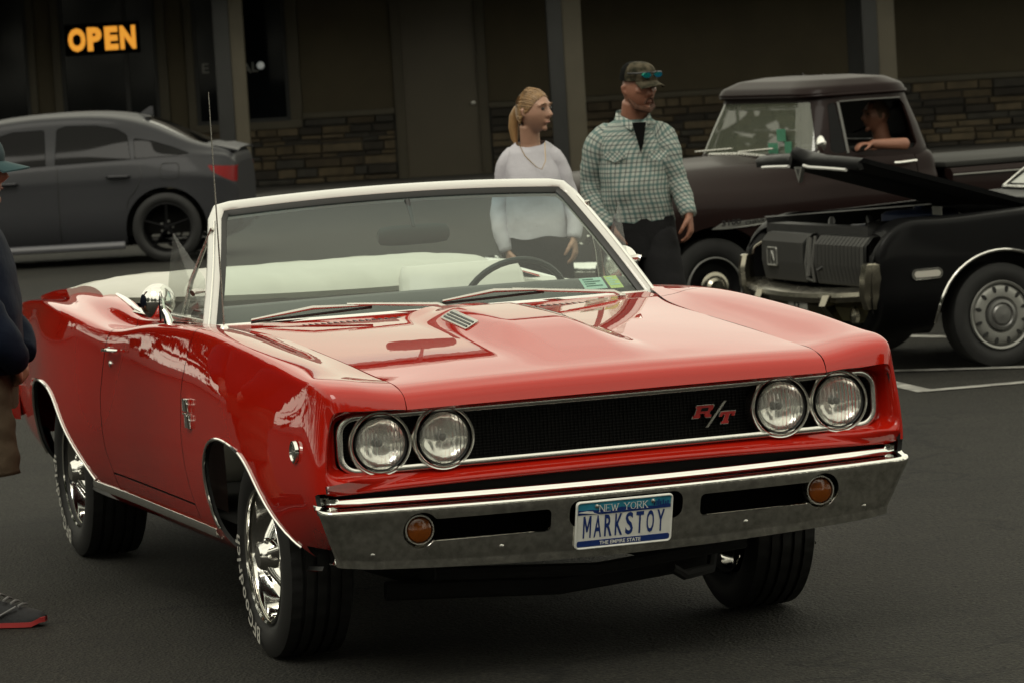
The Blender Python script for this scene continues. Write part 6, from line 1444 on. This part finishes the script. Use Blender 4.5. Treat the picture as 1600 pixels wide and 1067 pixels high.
tr = Cloth(); tr.rings([(.76, 0, .03, .145, .118), (.86, 0, .03, .150, .120), (.96, 0, .03, .142, .105)], R(18), wr=.01)
for s in (-1, 1): tr.add(*limb([(s * .068, .03, .86, .088), (s * .072, .02, .66, .080), (s * .075, .02, .48, .066), (s * .078, .05, .28, .058), (s * .08, .07, .08, .054)], wr=.04, seed=s + 3))
tr.build('trousers', cloth('dark_trousers', (.010, .010, .0105)), wom)
u_, s_o = MB(), MB()
for c_ in ((-.085, .12, 0), (.075, .12, 0)): shoe(u_, s_o, c_, (.3, -1, 0), .25, .044, .065)
so_ = u_.build('shoes', M['black'], wom); s_o.build('shoe_sole', M['black'], so_)
M['blonde'] = mat('blonde_hair', (.25, .145, .06), .45, var=.4, vscale=30, bump=.004, bscale=60, stretch=(1, 1, .35))
hb_ = MB(); V = []; n, q = 40, 20
for i in range(q + 1):
    ph = math.pi * .70 * i / q; h = .119 * math.cos(ph)
    for k in range(n):
        th = 2 * math.pi * k / n; a, bq = math.cos(th), math.sin(th); rr = math.sin(ph) ** .85
        hh = max(h, float(np.interp(abs(math.degrees(math.atan2(bq, a))), [0, 25, 50, 72, 95, 125], [.084, .078, .055, .012, -.022, -.078]))); rr2 = rr if hh == h else math.sqrt(max(0, 1 - (hh / .119) ** 2)) ** .85
        V.append(P_(.098 * a * rr2 - .006, .0785 * bq * rr2, hh + .004))
F = [(i * n + k, i * n + (k + 1) % n, (i + 1) * n + (k + 1) % n, (i + 1) * n + k) for i in range(q) for k in range(n)]
hb_.add(V, F); hair = hb_.build('hair', M['blonde'], wom)
st_h = MB(); rgh = random.Random(4)
for i in range(110):      # strands drawn back from the hairline to the tie
    th = rgh.uniform(-2.2, 2.2); a0, b0 = math.cos(th), math.sin(th); h0 = max(float(np.interp(abs(math.degrees(th)), [0, 25, 50, 72, 95, 126], [.086, .080, .057, .014, -.018, -.07])), rgh.uniform(-.06, .05)); rr0 = math.sqrt(max(0, 1 - (h0 / .119) ** 2)) ** .85; j = rgh.uniform(1.0, 1.035)
    p0 = np.array([.098 * a0 * rr0 - .006, .0785 * b0 * rr0, h0 + .004]); p1 = np.array([-.096, rgh.uniform(-.010, .010), .012]); pts = []
    for t in np.linspace(0, 1, 7):
        q_ = p0 + (p1 - p0) * t; e = math.sqrt((q_[0] + .006) ** 2 / .098 ** 2 + q_[1] ** 2 / .0785 ** 2 + (q_[2] - .004) ** 2 / .119 ** 2); k_ = (1.0 / max(.3, e)) * j if t < .95 else 1; pts.append(P_(q_[0] * k_, q_[1] * k_, q_[2] * k_))
    st_h.tube(pts, [.0022] * 6 + [.0015], 4)
tag(st_h.build('hair_strands', M['blonde'], hair), kind='stuff')
pk = MB(); pk.tube([P_(-.092, 0, .012), P_(-.115, .0, .008), P_(-.135, .0, -.03), P_(-.142, .0, -.09), P_(-.135, .0, -.15), P_(-.120, .0, -.19)], [.017, .021, .025, .024, .017, .005], 14); pk.build('ponytail', M['blonde'], hair)
MB().tube([P_(-.095, 0, .012), P_(-.104, 0, .011)], .024, 12).build('hair_tie', M['mbrow'], hair)
MB().tube([(-.070, -.035, 1.388), (-.045, -.062, 1.33), (.005, -.098, 1.275), (.03, -.104, 1.262), (.05, -.092, 1.30), (.052, -.05, 1.385)], .0017, 6).build('necklace', mat('gold_chain', (.30, .20, .08), .35, 1), wom)

# ------------------------------------------------------------------ man at the left edge
lef = thing('person', 'person in teal cap, navy jacket and tan shorts at the left edge of the photo', 'person', (-1.79, 13.42, 0))
M['lskin'] = skinmat('tan_skin', (.22, .10, .062)); HC = Vector((.005, 0, 1.535)); HY = R(82)
b = MB(); P_ = add_head(b, HC, HY, R(-4), 1.0, 1.1); b.tube([HC + Vector((-.03, 0, -.06)), Vector((-.04, 0, 1.38)), Vector((-.05, 0, 1.3))], [.06, .062, .09], 16)
LA = [(-.04, -.08, 1.37, .03), (-.035, -.14, 1.35, .06), (-.03, -.195, 1.30, .076), (.00, -.245, 1.18, .070), (.065, -.25, 1.02, .066), (.115, -.215, .935, .056), (.12, -.16, .90, .045)]
LB = [(-.04, .08, 1.37, .03), (-.035, .14, 1.35, .06), (-.03, .195, 1.30, .076), (.00, .245, 1.18, .070), (.04, .25, 1.02, .064), (.10, .215, .94, .050), (.11, .16, .90, .040)]
for A in (LA, LB): b.tube([a[:3] for a in A], [a[3] * .7 for a in A], 12)
add_hand(b, Vector((.115, -.16, .90)), Vector((.1, .8, -.5)), Vector((-.7, .2, -.3)), .95, .6, 1); add_hand(b, Vector((.105, .16, .90)), Vector((.1, -.8, -.5)), Vector((-.7, .2, -.3)), .95, .6, -1)
b.tube([(-.05, 0, 1.3), (-.05, 0, 1.1), (-.05, 0, .85)], [.13, .15, .14], 16)
for s, fx in ((-1, .015), (1, -.16)): b.tube([(-.03, s * .09, .85), (fx - .06, s * .09, .48), (fx - .085, s * .09, .09)], [.085, .055, .042], 12)
remesh(b, 'body', M['lskin'], lef, .0075); add_face(P_, 1.0, lef, M['mlip'], M['mbrow'])
M['navy'] = cloth('navy_jacket', (.006, .0095, .020), .25, 5, .006, 14, .7)
jk = Cloth(); jk.rings([(.86, -.03, 0, .150, .19), (.95, -.03, 0, .158, .20), (1.10, -.03, 0, .160, .205), (1.25, -.04, 0, .150, .205), (1.34, -.045, 0, .12, .175), (1.40, -.045, 0, .08, .10), (1.44, -.045, 0, .072, .08)], 0, wr=.025, seed=2)
for A, sd_ in ((LA, 1), (LB, 3)): jk.add(*limb([(a[0], a[1], a[2], a[3] * 1.05) for a in A], wr=.07, seed=sd_))
jk.build('navy_jacket', M['navy'], lef)
st2 = Cloth(); st2.rings([(.74, -.03, 0, .13, .175), (.82, -.03, 0, .135, .178), (.90, -.03, 0, .135, .178)], 0)
st2.add(*limb([(-.02, -.09, .84, .105), (.0, -.095, .68, .098), (.01, -.095, .515, .098)], wr=.06, seed=2)); st2.add(*limb([(-.04, .09, .84, .105), (-.08, .095, .68, .098), (-.14, .095, .515, .095)], wr=.06, seed=4))
st2.build('tan_shorts', cloth('tan_cotton', (.072, .054, .036), .18, 6, .005, 22), lef)
M['shoem'] = mat('charcoal_shoe', (.014, .015, .017), .8, var=.4, vscale=40, bump=.002, bscale=140); M['redsole'] = mat('red_sole', (.30, .02, .02), .6)
for (cx, cy) in ((-.125, -.10), (-.30, .09)):
    u_, s_o = MB(), MB(); shoe(u_, s_o, (cx, cy, 0), (1, -.12, 0), .29, .05, .078); o = u_.build('shoe', M['shoem'], lef, angle=80); s_o.build('shoe_sole', M['redsole'], o)
    la = MB(); d = Vector((1, -.12, 0)).normalized(); sd2 = Vector((-d.y, d.x, 0)); h0 = Vector((cx, cy, 0))
    for i in range(4): t = .13 + i * .025; la.tube([h0 + d * t - sd2 * .035 + Vector((0, 0, .105 - i * .010)), h0 + d * (t + .008) + Vector((0, 0, .114 - i * .012)), h0 + d * (t + .012) + sd2 * .035 + Vector((0, 0, .103 - i * .010))], .004, 6)
    la.tube([h0 + d * .12 + Vector((0, 0, .115)), h0 + d * .10 - sd2 * .03 + Vector((0, 0, .135)), h0 + d * .13 - sd2 * .05 + Vector((0, 0, .11))], .0035, 6)
    la.tube([h0 + d * .02 - sd2 * .046 + Vector((0, 0, .06)), h0 + d * .14 - sd2 * .049 + Vector((0, 0, .045)), h0 + d * .20 - sd2 * .046 + Vector((0, 0, .075))], .004, 6); la.build('shoe_lace', mat('pale_lace', (.16, .16, .16), .7), o)
    sk_ = MB(); sk_.tube([h0 + d * .06 + Vector((0, 0, .09)), h0 + d * .06 + Vector((-.0, 0, .20))], [.046, .048], 14); sk_.build('sock', M['black'], lef)
cap(lef, HC, HY, R(-10), 1.02, mat('teal_cap', (.010, .028, .034), .8, var=.15, vscale=20), mat('teal_brim', (.014, .046, .052), .8, var=.1, vscale=20), brim_len=.095)

# ------------------------------------------------------------------ drivers in the two parked vehicles
def driver(loc, rz, label, sc=1.0, shirt=(.012, .012, .013), arm=None, cat='person'):
    d = thing('person', label, cat, loc, rz, scale=sc); b = MB(); HCd = Vector((0, 0, 1.33)); P3 = add_head(b, HCd, R(90), 0, 1.0)   # faces +X
    b.tube([HCd + Vector((-.02, 0, -.06)), Vector((-.04, 0, 1.17)), Vector((-.06, 0, 1.10))], [.06, .062, .09], 14); b.tube([(-.06, 0, 1.10), (-.05, 0, .85), (0, 0, .62)], [.12, .14, .14], 14)
    A1 = arm or [(-.05, .20, 1.05), (.02, .30, .93), (.22, .22, .95)]; A2 = [(-.05, -.20, 1.05), (.04, -.26, .86), (.30, -.16, .90)]
    for A, th in ((A1, 1), (A2, -1)): b.tube(A, [.052, .045, .032], 12); dd = (Vector(A[2]) - Vector(A[1])).normalized(); add_hand(b, Vector(A[2]), dd, Vector((0, 0, -1)), 1.0, .6, th)
    for s in (-1, 1): b.tube([(0, s * .10, .64), (.42, s * .12, .66), (.50, s * .12, .30)], [.085, .06, .045], 12)
    remesh(b, 'body', M['mskin'], d, .009); add_face(P3, 1.0, d, M['mlip'], M['mbrow'])
    c = Cloth(); c.rings([(.60, 0, 0, .16, .19), (.80, -.04, 0, .16, .20), (1.0, -.05, 0, .14, .21), (1.08, -.055, 0, .11, .18), (1.13, -.05, 0, .07, .09)], 0, wr=.02)
    for A in (A1, A2): p0, p1 = Vector(A[0]), Vector(A[1]); pm_ = p0.lerp(p1, .75); c.add(*limb([(*p0, .075), (*p0.lerp(pm_, .5), .068), (*pm_, .060)], wr=.05, q=12))
    c.build('shirt', cloth('driver_shirt', shirt), d); hr_ = MB(); V = []
    for i in range(11):
        ph = math.pi * .55 * i / 10
        for k in range(24): th = 2 * math.pi * k / 24; V.append(P3(.099 * math.cos(th) * math.sin(ph) - .010, .079 * math.sin(th) * math.sin(ph), max(.118 * math.cos(ph), .05 if math.cos(th) > .3 else -9) + .004))
    hr_.add(V, [(i * 24 + k, i * 24 + (k + 1) % 24, (i + 1) * 24 + (k + 1) % 24, (i + 1) * 24 + k) for i in range(10) for k in range(24)]); hr_.build('hair', M['mbrow'], d); return d
def in_frame(root, p):
    a = root.rotation_euler.z; s = root.scale[0]; return (root.location.x + s * (p[0] * math.cos(a) - p[1] * math.sin(a)), root.location.y + s * (p[0] * math.sin(a) + p[1] * math.cos(a)), root.location.z + s * p[2])
driver(in_frame(trk, (-1.60, .45, .09)), R(180 + 25), 'driver in dark shirt resting a bare arm on the open pickup window', .883, arm=[(-.02, .20, 1.06), (.0, .375, 1.135), (.27, .385, 1.15)])
